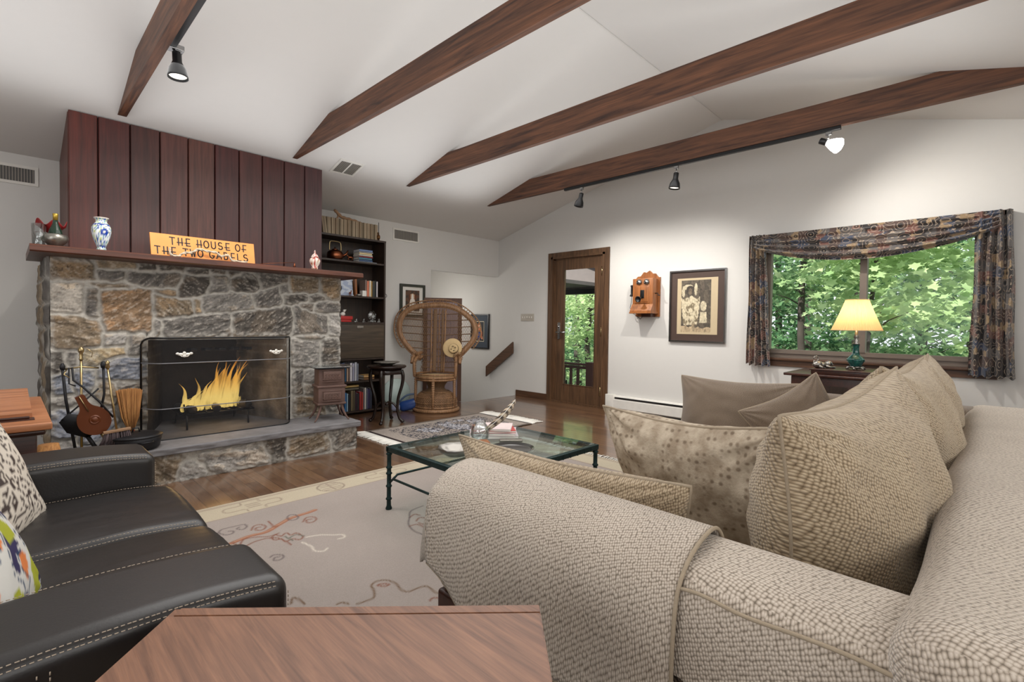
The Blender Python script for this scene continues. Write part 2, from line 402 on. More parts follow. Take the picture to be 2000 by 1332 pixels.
# gable wall with door and window openings (wall_window), from y=-1.33 to 7.4 (runs on down the stairwell)
def wallx(g, x0, x1, y0, y1, z0, z1): g.box(x0, x1, y0, y1, z0, z1)
DY0, DY1, DZ1 = 3.69, 4.54, 2.06
WY0, WY1, WZ0, WZ1 = .03, 1.70, .80, 1.93
X2 = XW+T
g.box(XW, X2, YN-T, WY0, -.1, 2.4); g.box(XW, X2, WY0, WY1, -.1, WZ0); g.box(XW, X2, WY0, WY1, WZ1, 2.4)
g.box(XW, X2, WY1, DY0, -.1, 2.4); g.box(XW, X2, DY0, DY1, DZ1, 2.4); g.box(XW, X2, DY1, 7.6, -.1, 2.4); g.box(XW, X2, 5.3, 7.6, -2.2, -.1)
g.prism([(XW, YN, 2.4), (XW, YB, 2.4), (XW, YB, zc(YB)), (XW, RY0, RZ0), (XW, YN, zc(YN))], (T, 0, 0))
struct('wall_window', g, M['wall'])
g = G(); g.box(XR-T, 4.2, YB, YB+T, -.1, 2.5); g.box(4.2, XW, YB, YB+T, 1.86, 2.5)
struct('wall_fireplace', g, M['wall'])
g = G(); g.box(4.08, 4.2, YB+T, 7.5, -2.2, 2.45); g.box(4.08, XW, 7.5, 7.6, -2.2, 2.45); struct('wall_stairwell', g, M['wall'])
g = G(); g.box(XR-T, XR, YN-T, YB+T, -.1, 3.5); struct('wall_rear', g, M['wall'])
g = G(); g.box(XR, XW, YN-T, YN, -.1, 2.5); struct('wall_near', g, M['wall'])
g = G(); g.prism([(XR-.1, YB+.15, zc(YB+.15)), (XR-.1, RY0, RZ0), (XR-.1, YN-.15, zc(YN-.15)), (XR-.1, YN-.15, zc(YN-.15)+.15), (XR-.1, RY0, RZ0+.15), (XR-.1, YB+.15, zc(YB+.15)+.15)], (XW+.2-XR, 0, 0))
g.box(4.1, XW, YB+T, 7.6, 2.45, 2.55)
struct('ceiling', g, M['ceiling'])
g = G(); g.box(XR, 4.47, YN, YB, -.1, 0); g.box(4.47, XW, YN, 5.28, -.1, 0); g.box(XR, 4.08, YB, YB+.02, -.1, 0)
struct('floor', g, M['floor'])
g = G()
for i in range(8): g.box(4.2, XW, 5.30+.26*i, 5.58+.26*i, -2.2, -.19*(i+1))
struct('stairs', g, M['floor'])
g = G(); g.rb(XW-.018, XW, 4.64, 5.26, 0, .09, .004); struct('baseboard_window', g, M['trimwood'])
# the seam of the plasterboard along the ridge
g = G(); g.tube([(XR, RY0, RZ0-.004), (XW, RY0, RZ0-.004)], .004, 6); struct('trim_1', g, M['ceiling'])

# collar beams
for i, (x, wd) in enumerate([(.61, .055), (1.926, .045), (3.203, .045), (4.463, .045)]):
    g = G(); z0, z1 = 2.668, 2.875
    ya, yb = 2.183-(RZ0-z0)/SL, 2.183+(RZ0-z0)/SL
    yc, yd = 2.183-(RZ0-z1)/SL, 2.183+(RZ0-z1)/SL
    n = 14; pts = [(x, yb, z0), (x, yd, z1)]+[(x, yd+(yc-yd)*j/n, z1-.006*math.sin(j*3+i)**2) for j in range(1, n)]+[(x, yc, z1), (x, ya, z0)]
    g.prism(pts, (wd, 0, 0))
    o = solo('ceiling_beam', g, M['beam'], ['rough brown ceiling beam above the left end of the fireplace, carrying one track lamp', 'rough brown ceiling beam meeting the slope just right of the board-clad chimney', 'bare brown ceiling beam between the chimney beam and the three-lamp beam', 'brown ceiling beam nearest the window wall, carrying a track with three lamps'][i], 'beam', 'timber collar beams crossing the vaulted ceiling', smooth=False)

# track and lamps
def spot_head(root, piv, d, mb):
    d = Vector(d).normalized(); q = d.to_track_quat('Z', 'Y').to_matrix()
    g = G(); g.lathe([(.022, 0), (.024, .004), (.024, .055), (.03, .07), (.046, .10), (.052, .135), (.053, .15), (.050, .149), (.047, .12), (.02, .075)], piv, 20, q)
    obj('lamp_hood', g, M['black'], root)
    g = G(); g.lathe([(.001, .125), (.04, .13), (.045, .138), (.03, .142), (.001, .143)], piv, 20, q); obj('bulb', g, mb, root)
def bracket(root, x, y, zt, piv):
    g = G(); g.rb(x-.012, x+.012, y-.02, y+.02, zt-.03, zt, .003); g.tube([(x, y, zt-.03), (x, y, zt-.05), piv], .005, 8); obj('bracket', g, M['chrome'], root)
g = G(); g.rb(4.466, 4.501, .86, 3.54, 2.640, 2.667, .003); solo('lighting_track', g, M['black'], 'long black lighting track under the beam nearest the window wall', 'lighting track')
g = G(); g.rb(.672, .706, 1.2, 3.50, 2.69, 2.72, .003); solo('lighting_track', g, M['black'], 'black lighting track on the side of the leftmost ceiling beam', 'lighting track')
L = [('black track lamp nearest the fireplace wall, tilted sideways under the three-lamp beam', 3.30, (.25, .5, -1)), ('black track lamp hanging straight down, middle of the three-lamp beam', 2.19, (-.05, .1, -1))]
for lb, y, d in L:
    t = thing('track_lamp', lb, 'lamp', (4.483, y, 2.64), 'track lamps on the beams'); piv = (4.483, y, 2.575); bracket(t, 4.483, y, 2.64, piv); spot_head(t, piv, d, M['bulbdim'])
t = thing('track_lamp', 'large black track lamp shining down from the leftmost beam', 'lamp', (.715, 3.46, 2.70), 'track lamps on the beams')
g = G(); g.rb(.66, .745, 3.43, 3.49, 2.68, 2.71, .004); g.rb(.70, .73, 3.44, 3.48, 2.665, 2.70, .003); obj('bracket', g, M['chrome'], t); spot_head(t, (.712, 3.46, 2.675), (0.03, -.05, -1), M['bulbdim'])
t = thing('track_lamp', 'bare lit floodlight bulb in a black socket on the three-lamp beam', 'lamp', (4.483, .94, 2.64), 'track lamps on the beams')
bracket(t, 4.483, .94, 2.64, (4.483, .97, 2.585))
q = Vector((.1, -.8, -.42)).normalized().to_track_quat('Z', 'Y').to_matrix()
g = G(); g.lathe([(.02, 0), (.024, .003), (.024, .05), (.02, .055)], (4.483, 1.0, 2.585), 18, q); obj('socket', g, M['black'], t)
g = G(); g.lathe([(.018, .05), (.024, .06), (.045, .10), (.057, .135), (.055, .15), (.03, .165), (.001, .17)], (4.483, 1.0, 2.585), 24, q); obj('bulb', g, M['bulb'], t)
for nm, loc, e, d, sz, bl in [('spot_a', (4.50, 3.36, 2.42), 75, (.6, -.05, -1), 125, 1), ('spot_b', (4.48, 2.2, 2.41), 75, (.55, .25, -1), 125, 1), ('spot_c', (4.52, .80, 2.47), 60, (.5, -.5, -.8), 150, .8), ('spot_d', (.72, 3.45, 2.5), 50, (.12, .35, -1), 110, .6)]:
    light(nm, 'SPOT', loc, e, (1, .955, .89), d, spot_size=R(sz), spot_blend=bl, shadow_soft_size=.02)

# vents
def vent(root, P0, u, v, nrm, w, h, nb, mid=False):
    P0, u, v, nrm = [Vector(q) for q in (P0, u, v, nrm)]; g = G(); fr = .022
    def bx(a0, a1, b0, b1, t0, t1, gg): gg.prism([P0+u*a0+v*b0+nrm*t0, P0+u*a1+v*b0+nrm*t0, P0+u*a1+v*b1+nrm*t0, P0+u*a0+v*b1+nrm*t0], nrm*(t1-t0))
    for a in ((0, w, 0, fr), (0, w, h-fr, h), (0, fr, fr, h-fr), (w-fr, w, fr, h-fr)): bx(*a, 0, .008, g)
    if mid: bx(w/2-.008, w/2+.008, fr, h-fr, 0, .008, g)
    obj('vent_frame', g, M['white'], root, False)
    g = G(); bx(fr, w-fr, fr, h-fr, .0005, .002, g); obj('duct_opening', g, M['vent'], root, False)
    g = G()
    for i in range(nb):
        a = fr+(w-2*fr)*(i+.5)/nb; bx(a-.0015, a+.0015, fr, h-fr, .002, .006, g)
    obj('grille', g, M['plate'], root, False)
t = thing('air_vent', 'white louvred air vent high on the wall left of the chimney', 'vent', (.07, YB, 2.19)); vent(t, (-.12, YB-.001, 2.19), (1, 0, 0), (0, 0, 1), (0, -1, 0), .32, .155, 16)
t = thing('air_vent', 'small rectangular air vent high on the wall right of the bookcase', 'vent', (3.78, YB, 2.2)); vent(t, (3.574, YB-.001, 2.2), (1, 0, 0), (0, 0, 1), (0, -1, 0), .414, .16, 26)
un = Vector((0, -1, SL)).normalized(); nn = Vector((0, SL, 1)).normalized()*-1
t = thing('air_vent', 'two-panel air vent in the sloping ceiling above the chimney corner', 'vent', (2.45, 4.88, 2.65)); vent(t, Vector((2.32, 4.89, zc(4.89)))+nn*.001, (1, 0, 0), un, nn, .26, .26, 14, True)

# ------------------------------------------------------------------ chimney breast and fireplace
bds = [.33, .50, .695, .889, 1.086, 1.285, 1.479, 1.676, 1.874, 2.07, 2.25]
ch = thing('chimney_breast', 'tall board-clad chimney breast of dark reddish planks above the mantel', 'chimney breast', (1.29, 4.95, 1.555))
rc = [(74, 30, 22), (64, 28, 24), (62, 32, 27), (74, 42, 36), (78, 46, 38), (60, 28, 26), (66, 36, 32), (62, 32, 29), (60, 32, 30), (58, 32, 32)]
for i in range(10):
    c = rc[i]; m = wood('redwood_board_%d' % i, C(*[q*.92 for q in c]), C(*[min(255, q*1.36) for q in c]), 2, .42, 1+.2*math.sin(i*2.1), (.3, .7), .1)
    g = G(); x0, x1 = bds[i]+.003, bds[i+1]-.003
    zt = zc(4.93)
    g.prism([(x0+.004, 4.888, 1.5), (x1-.004, 4.888, 1.5), (x1, 4.894, 1.5), (x1, 4.93, 1.5), (x0, 4.93, 1.5), (x0, 4.894, 1.5)], (0, 0, zt-1.5-.002)); obj('board', g, m, ch, False)
for xs, sg in ((.33, 1), (2.25, -1)):
    for j in range(4):
        y0 = 4.93+j*.188; g = G(); a = xs if sg > 0 else xs-.035
        g.prism([(a, y0+.003, 1.5), (a, y0+.187, 1.5), (a, y0+.187, zc(y0+.187)-.004), (a, y0+.003, zc(y0+.003)-.004)], (.035, 0, 0)); obj('side_board', g, M['redwood'], ch, False)
g = G(); g.prism([(.36, 4.92, 1.5), (.36, 5.685, 1.5), (.36, 5.685, zc(5.685)-.01), (.36, 4.92, zc(4.92)-.01)], (1.86, 0, 0)); obj('core', g, M['ink'], ch, False)

STONE_COLS = {'tan': (150, 132, 108), 'brown': (128, 112, 92), 'rust': (140, 114, 88), 'dark': (84, 78, 72), 'dgray': (104, 99, 94), 'gray': (132, 127, 121), 'lgray': (165, 160, 154), 'white': (196, 188, 176), 'yel': (162, 148, 122), 'blue': (128, 132, 142), 'bl2': (150, 154, 166)}
STONES = [('brown', [(0.212, 1.482), (0.419, 1.478), (0.43, 1.454), (0.418, 1.377), (0.22, 1.371), (0.207, 1.403)]), ('tan', [(0.438, 1.498), (0.659, 1.507), (0.656, 1.471), (0.487, 1.452), (0.438, 1.454)]), ('dark', [(0.675, 1.502), (0.77, 1.505), (0.759, 1.466), (0.672, 1.459)]), ('dark', [(0.787, 1.506), (0.955, 1.508), (0.937, 1.475), (0.792, 1.466)]), ('dark', [(0.967, 1.488), (1.108, 1.5), (1.102, 1.464), (0.991, 1.458)]), ('dgray', [(0.44, 1.439), (0.593, 1.445), (0.583, 1.402), (0.536, 1.376), (0.462, 1.384), (0.442, 1.404)]), ('dgray', [(0.606, 1.44), (0.919, 1.456), (0.919, 1.394), (0.884, 1.353), (0.748, 1.348), (0.619, 1.372)]), ('dark', [(0.949, 1.431), (1.121, 1.447), (1.108, 1.371), (1.089, 1.312), (0.99, 1.286), (0.913, 1.275), (0.919, 1.345)]), ('brown', [(0.759, 1.322), (0.884, 1.329), (0.895, 1.281), (0.826, 1.288)]), ('white', [(0.215, 1.332), (0.356, 1.341), (0.368, 1.28), (0.355, 1.155), (0.25, 1.146), (0.228, 1.17), (0.217, 1.242)]), ('dgray', [(0.394, 1.316), (0.437, 1.315), (0.442, 1.253), (0.436, 1.123), (0.383, 1.128), (0.384, 1.219)]), ('brown', [(0.408, 1.345), (0.588, 1.351), (0.64, 1.334), (0.486, 1.325), (0.457, 1.32), (0.413, 1.327)]), ('rust', [(0.461, 1.298), (0.567, 1.314), (0.672, 1.323), (0.742, 1.321), (0.744, 1.166), (0.747, 1.031), (0.495, 1.021), (0.48, 1.082), (0.464, 1.209)]), ('brown', [(0.764, 1.288), (0.826, 1.271), (0.978, 1.257), (1.009, 1.202), (1.002, 1.145), (0.78, 1.123), (0.767, 1.194)]), ('tan', [(1.021, 1.266), (1.058, 1.268), (1.061, 1.168), (1.021, 1.159)]), ('brown', [(0.221, 1.115), (0.25, 1.122), (0.36, 1.121), (0.436, 1.082), (0.455, 1.031), (0.465, 0.929), (0.331, 0.907), (0.24, 0.906), (0.222, 0.97)]), ('gray', [(0.764, 1.112), (0.803, 1.11), (0.803, 1.0), (0.758, 1.004)]), ('dgray', [(0.812, 1.104), (0.984, 1.134), (1.087, 1.148), (1.252, 1.16), (1.26, 1.09), (1.26, 1.007), (0.814, 1.001)]), ('lgray', [(0.475, 0.999), (0.597, 1.002), (0.602, 0.923), (0.475, 0.922)]), ('gray', [(0.612, 0.985), (0.687, 0.984), (0.689, 0.864), (0.665, 0.848), (0.607, 0.86)]), ('yel', [(0.382, 0.899), (0.586, 0.913), (0.601, 0.86), (0.534, 0.843), (0.459, 0.814), (0.43, 0.797), (0.377, 0.799), (0.363, 0.844)]), ('dark', [(0.222, 0.883), (0.266, 0.884), (0.271, 0.817), (0.239, 0.751), (0.225, 0.752)]), ('dgray', [(0.285, 0.877), (0.321, 0.882), (0.33, 0.845), (0.307, 0.815), (0.284, 0.834)]), ('blue', [(0.464, 0.788), (0.56, 0.836), (0.686, 0.837), (0.689, 0.683), (0.638, 0.674), (0.464, 0.699)]), ('gray', [(1.137, 1.456), (1.235, 1.464), (1.238, 1.335), (1.105, 1.324), (1.131, 1.394)]), ('dark', [(1.131, 1.495), (1.228, 1.5), (1.235, 1.475), (1.134, 1.467)]), ('dark', [(1.248, 1.502), (1.309, 1.496), (1.275, 1.459), (1.258, 1.458)]), ('dark', [(1.275, 1.441), (1.371, 1.459), (1.448, 1.446), (1.484, 1.395), (1.441, 1.354), (1.309, 1.342), (1.268, 1.388)]), ('dgray', [(1.484, 1.495), (1.71, 1.501), (1.711, 1.449), (1.514, 1.385), (1.499, 1.45)]), ('brown', [(1.734, 1.483), (1.981, 1.493), (1.985, 1.385), (1.75, 1.359), (1.734, 1.419)]), ('brown', [(2.006, 1.504), (2.156, 1.506), (2.184, 1.439), (2.185, 1.318), (2.113, 1.315), (2.015, 1.386)]), ('gray', [(1.061, 1.289), (1.309, 1.327), (1.406, 1.314), (1.442, 1.216), (1.275, 1.188), (1.092, 1.172), (1.067, 1.204)]), ('dgray', [(1.441, 1.315), (1.626, 1.388), (1.657, 1.294), (1.634, 1.246), (1.499, 1.222), (1.463, 1.232)]), ('gray', [(1.656, 1.406), (1.718, 1.418), (1.734, 1.354), (1.672, 1.351)]), ('dark', [(1.687, 1.328), (1.872, 1.341), (1.864, 1.287), (1.719, 1.265)]), ('dark', [(1.922, 1.323), (1.981, 1.347), (2.033, 1.324), (1.956, 1.291), (1.926, 1.298)]), ('dgray', [(1.973, 1.267), (2.176, 1.283), (2.185, 1.197), (2.016, 1.197), (1.965, 1.225)]), ('dgray', [(1.831, 1.261), (1.939, 1.257), (1.931, 1.207), (1.856, 1.229)]), ('dark', [(1.295, 1.166), (1.449, 1.185), (1.634, 1.214), (1.727, 1.221), (1.747, 1.153), (1.743, 1.032), (1.619, 1.008), (1.295, 1.009), (1.282, 1.076)]), ('dgray', [(1.783, 1.235), (1.965, 1.17), (2.069, 1.16), (2.074, 1.006), (1.783, 1.003)]), ('lgray', [(2.095, 1.169), (2.176, 1.171), (2.173, 0.989), (2.096, 0.998)]), ('gray', [(1.808, 0.966), (1.915, 0.982), (2.035, 0.981), (1.957, 0.931), (1.857, 0.937)]), ('gray', [(1.776, 0.934), (1.857, 0.949), (1.983, 0.931), (1.993, 0.737), (1.891, 0.708), (1.784, 0.697)]), ('dark', [(2.035, 0.93), (2.151, 0.937), (2.174, 0.885), (2.179, 0.737), (2.019, 0.735)]), ('dgray', [(1.792, 0.678), (1.846, 0.668), (1.847, 0.454), (1.793, 0.459)]), ('lgray', [(1.867, 0.666), (1.986, 0.666), (1.987, 0.554), (1.86, 0.563)]), ('gray', [(1.863, 0.542), (1.987, 0.533), (1.987, 0.441), (1.868, 0.459)]), ('brown', [(1.795, 0.438), (1.987, 0.424), (2.061, 0.327), (2.046, 0.271), (1.796, 0.294)]), ('gray', [(2.008, 0.658), (2.163, 0.649), (2.179, 0.481), (2.009, 0.495)]), ('dgray', [(2.009, 0.474), (2.18, 0.459), (2.18, 0.299), (2.078, 0.311)]), ('blue', [(0.221, 0.735), (0.293, 0.743), (0.311, 0.605), (0.234, 0.6), (0.223, 0.674)]), ('lgray', [(0.229, 0.588), (0.302, 0.581), (0.315, 0.512), (0.233, 0.521)]), ('bl2', [(0.233, 0.509), (0.32, 0.499), (0.343, 0.415), (0.333, 0.304), (0.232, 0.307)]), ('blue', [(0.321, 0.741), (0.406, 0.742), (0.411, 0.659), (0.344, 0.602), (0.321, 0.629)]), ('tan', [(0.464, 0.668), (0.509, 0.665), (0.539, 0.571), (0.499, 0.523), (0.459, 0.592)]), ('gray', [(0.55, 0.662), (0.689, 0.644), (0.686, 0.477), (0.622, 0.477), (0.591, 0.58)]), ('brown', [(0.617, 0.465), (0.689, 0.456), (0.686, 0.329), (0.6, 0.347)]), ('bl2', [(0.329, 0.417), (0.488, 0.473), (0.538, 0.35), (0.438, 0.274), (0.342, 0.289)]), ('yel', [(0.538, 0.337), (0.686, 0.319), (0.685, 0.248), (0.538, 0.265)]), ('lgray', [(0.237, 0.294), (0.31, 0.295), (0.323, 0.23), (0.236, 0.221)])]
HSTONES = [('brown', [(0.666, 0.169), (0.827, 0.154), (0.794, 0.014), (0.675, 0.017)]), ('lgray', [(0.847, 0.102), (0.958, 0.056), (0.951, 0.016), (0.82, 0.004)]), ('lgray', [(0.972, 0.143), (1.355, 0.156), (1.389, 0.048), (1.141, 0.027), (1.022, 0.067)]), ('dark', [(1.38, 0.191), (1.535, 0.189), (1.522, 0.045), (1.457, 0.039)]), ('brown', [(1.566, 0.166), (1.834, 0.166), (1.874, 0.063), (1.643, 0.051), (1.562, 0.061)]), ('dgray', [(1.934, 0.17), (2.134, 0.166), (2.151, 0.061), (1.955, 0.054)])]

def pdist(P, poly):
    A = np.array(poly); B = np.roll(A, -1, 0); d = np.full(len(P), 9.); ins = np.zeros(len(P), bool)
    for a, b in zip(A, B):
        ab = b-a; t = np.clip(((P-a)@ab)/(ab@ab+1e-12), 0, 1); q = a+t[:, None]*ab; d = np.minimum(d, np.hypot(*(P-q).T))
        c = ((a[1] > P[:, 1]) != (b[1] > P[:, 1])) & (P[:, 0] < (b[0]-a[0])*(P[:, 1]-a[1])/(b[1]-a[1]+1e-12)+a[0]); ins ^= c
    return np.where(ins, d, -d)
def fnoise(P, s, o=0.): return np.array([noise.noise(Vector((p[0]*s+o, p[1]*s, o))) for p in P])
def stonewall(x0, x1, z0, z1, polys, Yf, step, hole=None, amp=.028):
    nx, nz = int((x1-x0)/step)+1, int((z1-z0)/step)+1
    xs = np.linspace(x0, x1, nx); zs = np.linspace(z0, z1, nz); P = np.array([(x, z) for z in zs for x in xs]); N = len(P)
    n2 = fnoise(P, 45, 3.); n3 = fnoise(P, 5, 7.); n5 = fnoise(P, 90, 13.)
    W = P+np.c_[fnoise(P, 22, 20.), fnoise(P, 22, 30.)]*.011
    D = np.array([pdist(W, poly) for cn, poly in polys]); o1 = D.argmax(0); d1 = D[o1, np.arange(N)]; D[o1, np.arange(N)] = -9; d2 = D.max(0)
    joint = np.minimum((d1-d2)/2, d1+.045)          # half the gap to the neighbouring stone
    t = np.clip((joint-.004)/.012, 0, 1); t = t*t*(3-2*t)
    ang = np.array([((i*67) % 13-6)*.13 for i in range(len(polys))])[o1]; ca, sa = np.cos(ang), np.sin(ang)
    Q = np.c_[P[:, 0]*ca+P[:, 1]*sa, -P[:, 0]*sa+P[:, 1]*ca]
    n1 = fnoise(Q*np.array([1, 2.2]), 9, 2.); n4 = fnoise(Q*np.array([1, 3.2]), 20, 11.); rid = 1-np.abs(fnoise(Q*np.array([1, 2.6]), 13, 17.))*2.6
    a = amp*np.array([.5+.5*((i*37) % 11)/11 for i in range(len(polys))])[o1]
    h = t*(a+n1*.014+n4*.007+n2*.004)+n2*.002*(1-t)
    base = np.array([C(*STONE_COLS[cn])[:3] for cn, _ in polys])[o1]; mort = np.array(C(190, 185, 176)[:3])
    v = 1.12+.55*n1+.45*n4+.3*n3+.45*n5; col = base*np.clip(v, .25, 2.1)[:, None]
    col = np.where((n3+.4*n1 > .2)[:, None], col*np.array([1.12, 1.03, .92]), col)
    crack = np.clip((rid-.86)*5, 0, .6)[:, None]*(n3 > -.1)[:, None]; col = col*(1-crack)
    rim = np.clip((.010-d1)/.02, 0, 1)[:, None]*np.clip(.55+.9*n2+.4*n3, .1, .8)[:, None]; col = col*(1-rim)+mort*.82*rim
    lite = np.clip((n4+n5*.6-.2)*1.6, 0, .45)[:, None]; col = col*(1-lite)+np.array(C(196, 188, 176)[:3])*lite
    col = mort*(1+.14*n2+.1*n5)[:, None]*(1-t[:, None])+col*t[:, None]
    vs = [(p[0], Yf-max(q, -.003), p[1]) for p, q in zip(P, h)]; fs = []
    for j in range(nz-1):
        for i in range(nx-1):
            aa = j*nx+i
            if hole and hole(xs[i]+step/2, zs[j]+step/2): continue
            fs.append((aa, aa+1, aa+nx+1, aa+nx))
    g = G(); g.v = vs; g.f = fs; return g, np.c_[np.clip(col, 0, 1), np.ones(N)]
FX0, FX1, FZ1 = .72, 1.70, .955
fp = thing('stone_fireplace', 'wide fieldstone fireplace with pale mortar, open hearth and firebox', 'fireplace', (1.2, 4.4, 0))
g, cc = stonewall(.205, 2.195, .235, 1.512, STONES, 4.40, .0066, lambda x, z: FX0 < x < FX1 and z < FZ1)
obj('stone_face', g, M['stone'], fp, True, cc)
# side columns of rough stone, left and right
def sideface(x, sg, nm):
    g = G(); ny, nz = 60, 100; cols = []; vs = []
    for j in range(nz+1):
        for i in range(ny+1):
            y = 4.40+(5.682-4.40)*i/ny; z = .235+1.277*j/nz
            z_ = z+.05*noise.noise(Vector((y*3, z*4, 1)))+.04*math.sin(z*5); row = int(z_/.2); cell = int((y+row*.17)/.3); fz = (z_/.2) % 1; fy = ((y+row*.17)/.3) % 1
            e = min(fz, 1-fz, fy*1.4, (1-fy)*1.4); t = min(1, max(0, e*7)); nv = noise.noise(Vector((y*14, z*14, row)))
            dx = (t*(.012+.014*noise.noise(Vector((row*3.1, cell*2.3, 4))))+nv*.016+.006)*(1 if i > 0 else .2); vs.append((x-sg*dx if sg > 0 else x+dx, y, z))
            b = STONE_COLS[['brown', 'dgray', 'tan', 'gray', 'dark'][(row*7+cell*3) % 5]]; c = C(*b); m2 = C(176, 172, 164)
            cols.append([max(0, (m2[q]*(1-t)+c[q]*t)*(1+.4*nv)) for q in range(3)]+[1])
    g.v = vs; g.f = [((j*(ny+1)+i), (j+1)*(ny+1)+i, (j+1)*(ny+1)+i+1, j*(ny+1)+i+1) for j in range(nz) for i in range(ny)]
    obj(nm, g, M['stone'], fp, True, cols)
sideface(.207, 1, 'stone_side'); sideface(2.193, -1, 'stone_side')
# firebox interior
g = G(); zf = .247
g.box(.9, 1.5, 4.98, 5.02, zf, 1.1); fbk = obj('firebox_back', g, M['soot'], fp, False)
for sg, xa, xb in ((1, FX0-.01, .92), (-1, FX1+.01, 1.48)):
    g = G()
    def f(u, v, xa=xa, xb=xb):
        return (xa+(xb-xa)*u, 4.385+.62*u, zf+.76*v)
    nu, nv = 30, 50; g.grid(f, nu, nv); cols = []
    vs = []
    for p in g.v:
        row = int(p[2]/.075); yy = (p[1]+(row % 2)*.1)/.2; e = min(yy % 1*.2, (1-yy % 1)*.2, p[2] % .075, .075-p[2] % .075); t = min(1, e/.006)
        c = C(150, 140, 128) if sg < 0 else C(60, 56, 54); k2 = .75+.6*noise.noise(Vector(p)*9); mo = C(176, 168, 158) if sg < 0 else C(90, 86, 82)  # right wall painted lighter in place of room light falling on it
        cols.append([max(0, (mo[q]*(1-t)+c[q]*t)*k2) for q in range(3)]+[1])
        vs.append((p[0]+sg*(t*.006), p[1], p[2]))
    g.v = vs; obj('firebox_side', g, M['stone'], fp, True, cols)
g = G(); g.box(FX0-.02, FX1+.02, 4.425, 4.46, FZ1-.005, 1.2); g.box(.7, 1.72, 4.46, 5.0, 1.0, 1.1); obj('firebox_lintel', g, M['ink'], fp, False)
g = G()
for i in range(5): g.rb(.98+.1*i+.02, 1.06+.1*i, 4.5, 4.56, .86, .885, .008, rot=RZ(24))
obj('damper', g, M['iron'], fp)
# hearth
g, cc = stonewall(.21, 2.135, .0, .205, HSTONES+[('brown', [(.24, .16), (.62, .17), (.6, .03), (.25, .03)])], 3.965, .0066, None, .016); obj('hearth_front', g, M['stone'], fp, True, cc)
g = G(); g.box(.215, 2.13, 3.98, 4.9, 0, .197); obj('hearth_core', g, M['soot'], fp, False)
g = G()
def side(u, v):
    y = 3.965+.4*u; z = .21*v; return (2.135+.012*noise.noise(Vector((y*16, z*16, 2)))+.008, y, z)
g.grid(side, 30, 16); cols = [list(C(120, 116, 108)[:3])+[1] if noise.noise(Vector(p)*8) > 0 else list(C(176, 172, 164)[:3])+[1] for p in g.v]; obj('hearth_side', g, M['stone'], fp, True, cols)
def slabfn(p):
    n = noise.noise(Vector((p.x*30, p.y*30, p.z*40))); q = p.copy()
    if p.y < 3.95: q.y += n*.008
    if p.x > 2.14: q.x += n*.006
    return q
g = G(); g.rb(.19, 2.165, 3.925, 5.0, .198, .246, .008, 3, fn=slabfn, n=60); obj('hearth_slab', g, M['slate'], fp)
# mantel
g = G(); g.prism([(.105, 4.15, 1.51), (.105, 4.9, 1.51), (.105, 4.9, 1.556), (.105, 4.15, 1.556), (.105, 4.14, 1.546), (.105, 4.14, 1.518)], (2.19, 0, 0)); solo('mantel_shelf', g, M['mantel'], 'long reddish-brown wooden mantel shelf above the stone fireplace', 'mantel', smooth=False)

# fire screen
M['rod'] = plain('grey_rod', C(120, 120, 124), .4, .3); M['rodlight'] = plain('bright_nickel', C(226, 222, 214), .35, .4)
fs = thing('fire_screen', 'black wire-mesh fire screen with rounded top corners, standing on the hearth', 'fire screen', (1.2, 4.2, .247))
SX0, SX1, SZ0, SZ1 = .675, 1.715, .25, .975
def sp(u, v): # curved front that bends back to the stone at both sides
    x = SX0+(SX1-SX0)*u; e = min(u, 1-u); y = 4.2+.15*max(0, 1-e/.1)**2; return x, y
def outline(n=40):
    pts = []; r = .05
    for u in np.unique(np.concatenate([np.linspace(0, 1, n), np.linspace(0, .05, 9), np.linspace(.95, 1, 9)])):
        x, y = sp(u, 0); zt = SZ1; dx = min(x-SX0, SX1-x)
        if dx < r: zt = SZ1-r+math.sqrt(max(0, r*r-(r-dx)**2))
        pts.append((x, y, zt))
    return pts
O = outline(); g = G(); n = len(O)
for j in range(9):
    for p in O: g.v.append((p[0], p[1], SZ0+(p[2]-SZ0)*j/8))
g.f = [(j*n+i, j*n+i+1, (j+1)*n+i+1, (j+1)*n+i) for j in range(8) for i in range(n-1)]
obj('mesh_panel', g, M['mesh'], fs)
g = G(); g.tube([(O[0][0], O[0][1], SZ0)]+O+[(O[-1][0], O[-1][1], SZ0)], .007, 8); B_ = [(p[0], p[1]-.002, SZ0) for p in O]; g.tube(B_, .005, 8); obj('rim', g, M['black'], fs)
for z in (.795, .47):
    g = G(); g.tube([(p[0], p[1]-.012, z) for p in O], .0036, 8); obj('guard_rod', g, M['rod'], fs)
for x in (.905, 1.545):
    g = G(); z = .855; yy = 4.188
    for dx in (-1, 1):
        g.ell((x+dx*.022, yy, z+.002), (.017, .004, .011), 8); g.ell((x+dx*.042, yy, z+.008), (.012, .004, .009), 8); g.tube([(x+dx*.03, yy, z), (x+dx*.02, yy-.012, z-.012), (x, yy-.014, z-.015)], .0022, 6)
    g.ell((x, yy, z+.010), (.012, .004, .013), 8); g.ell((x, yy, z-.008), (.012, .004, .012), 8); obj('pull_handle', g, M['rodlight'], fs)
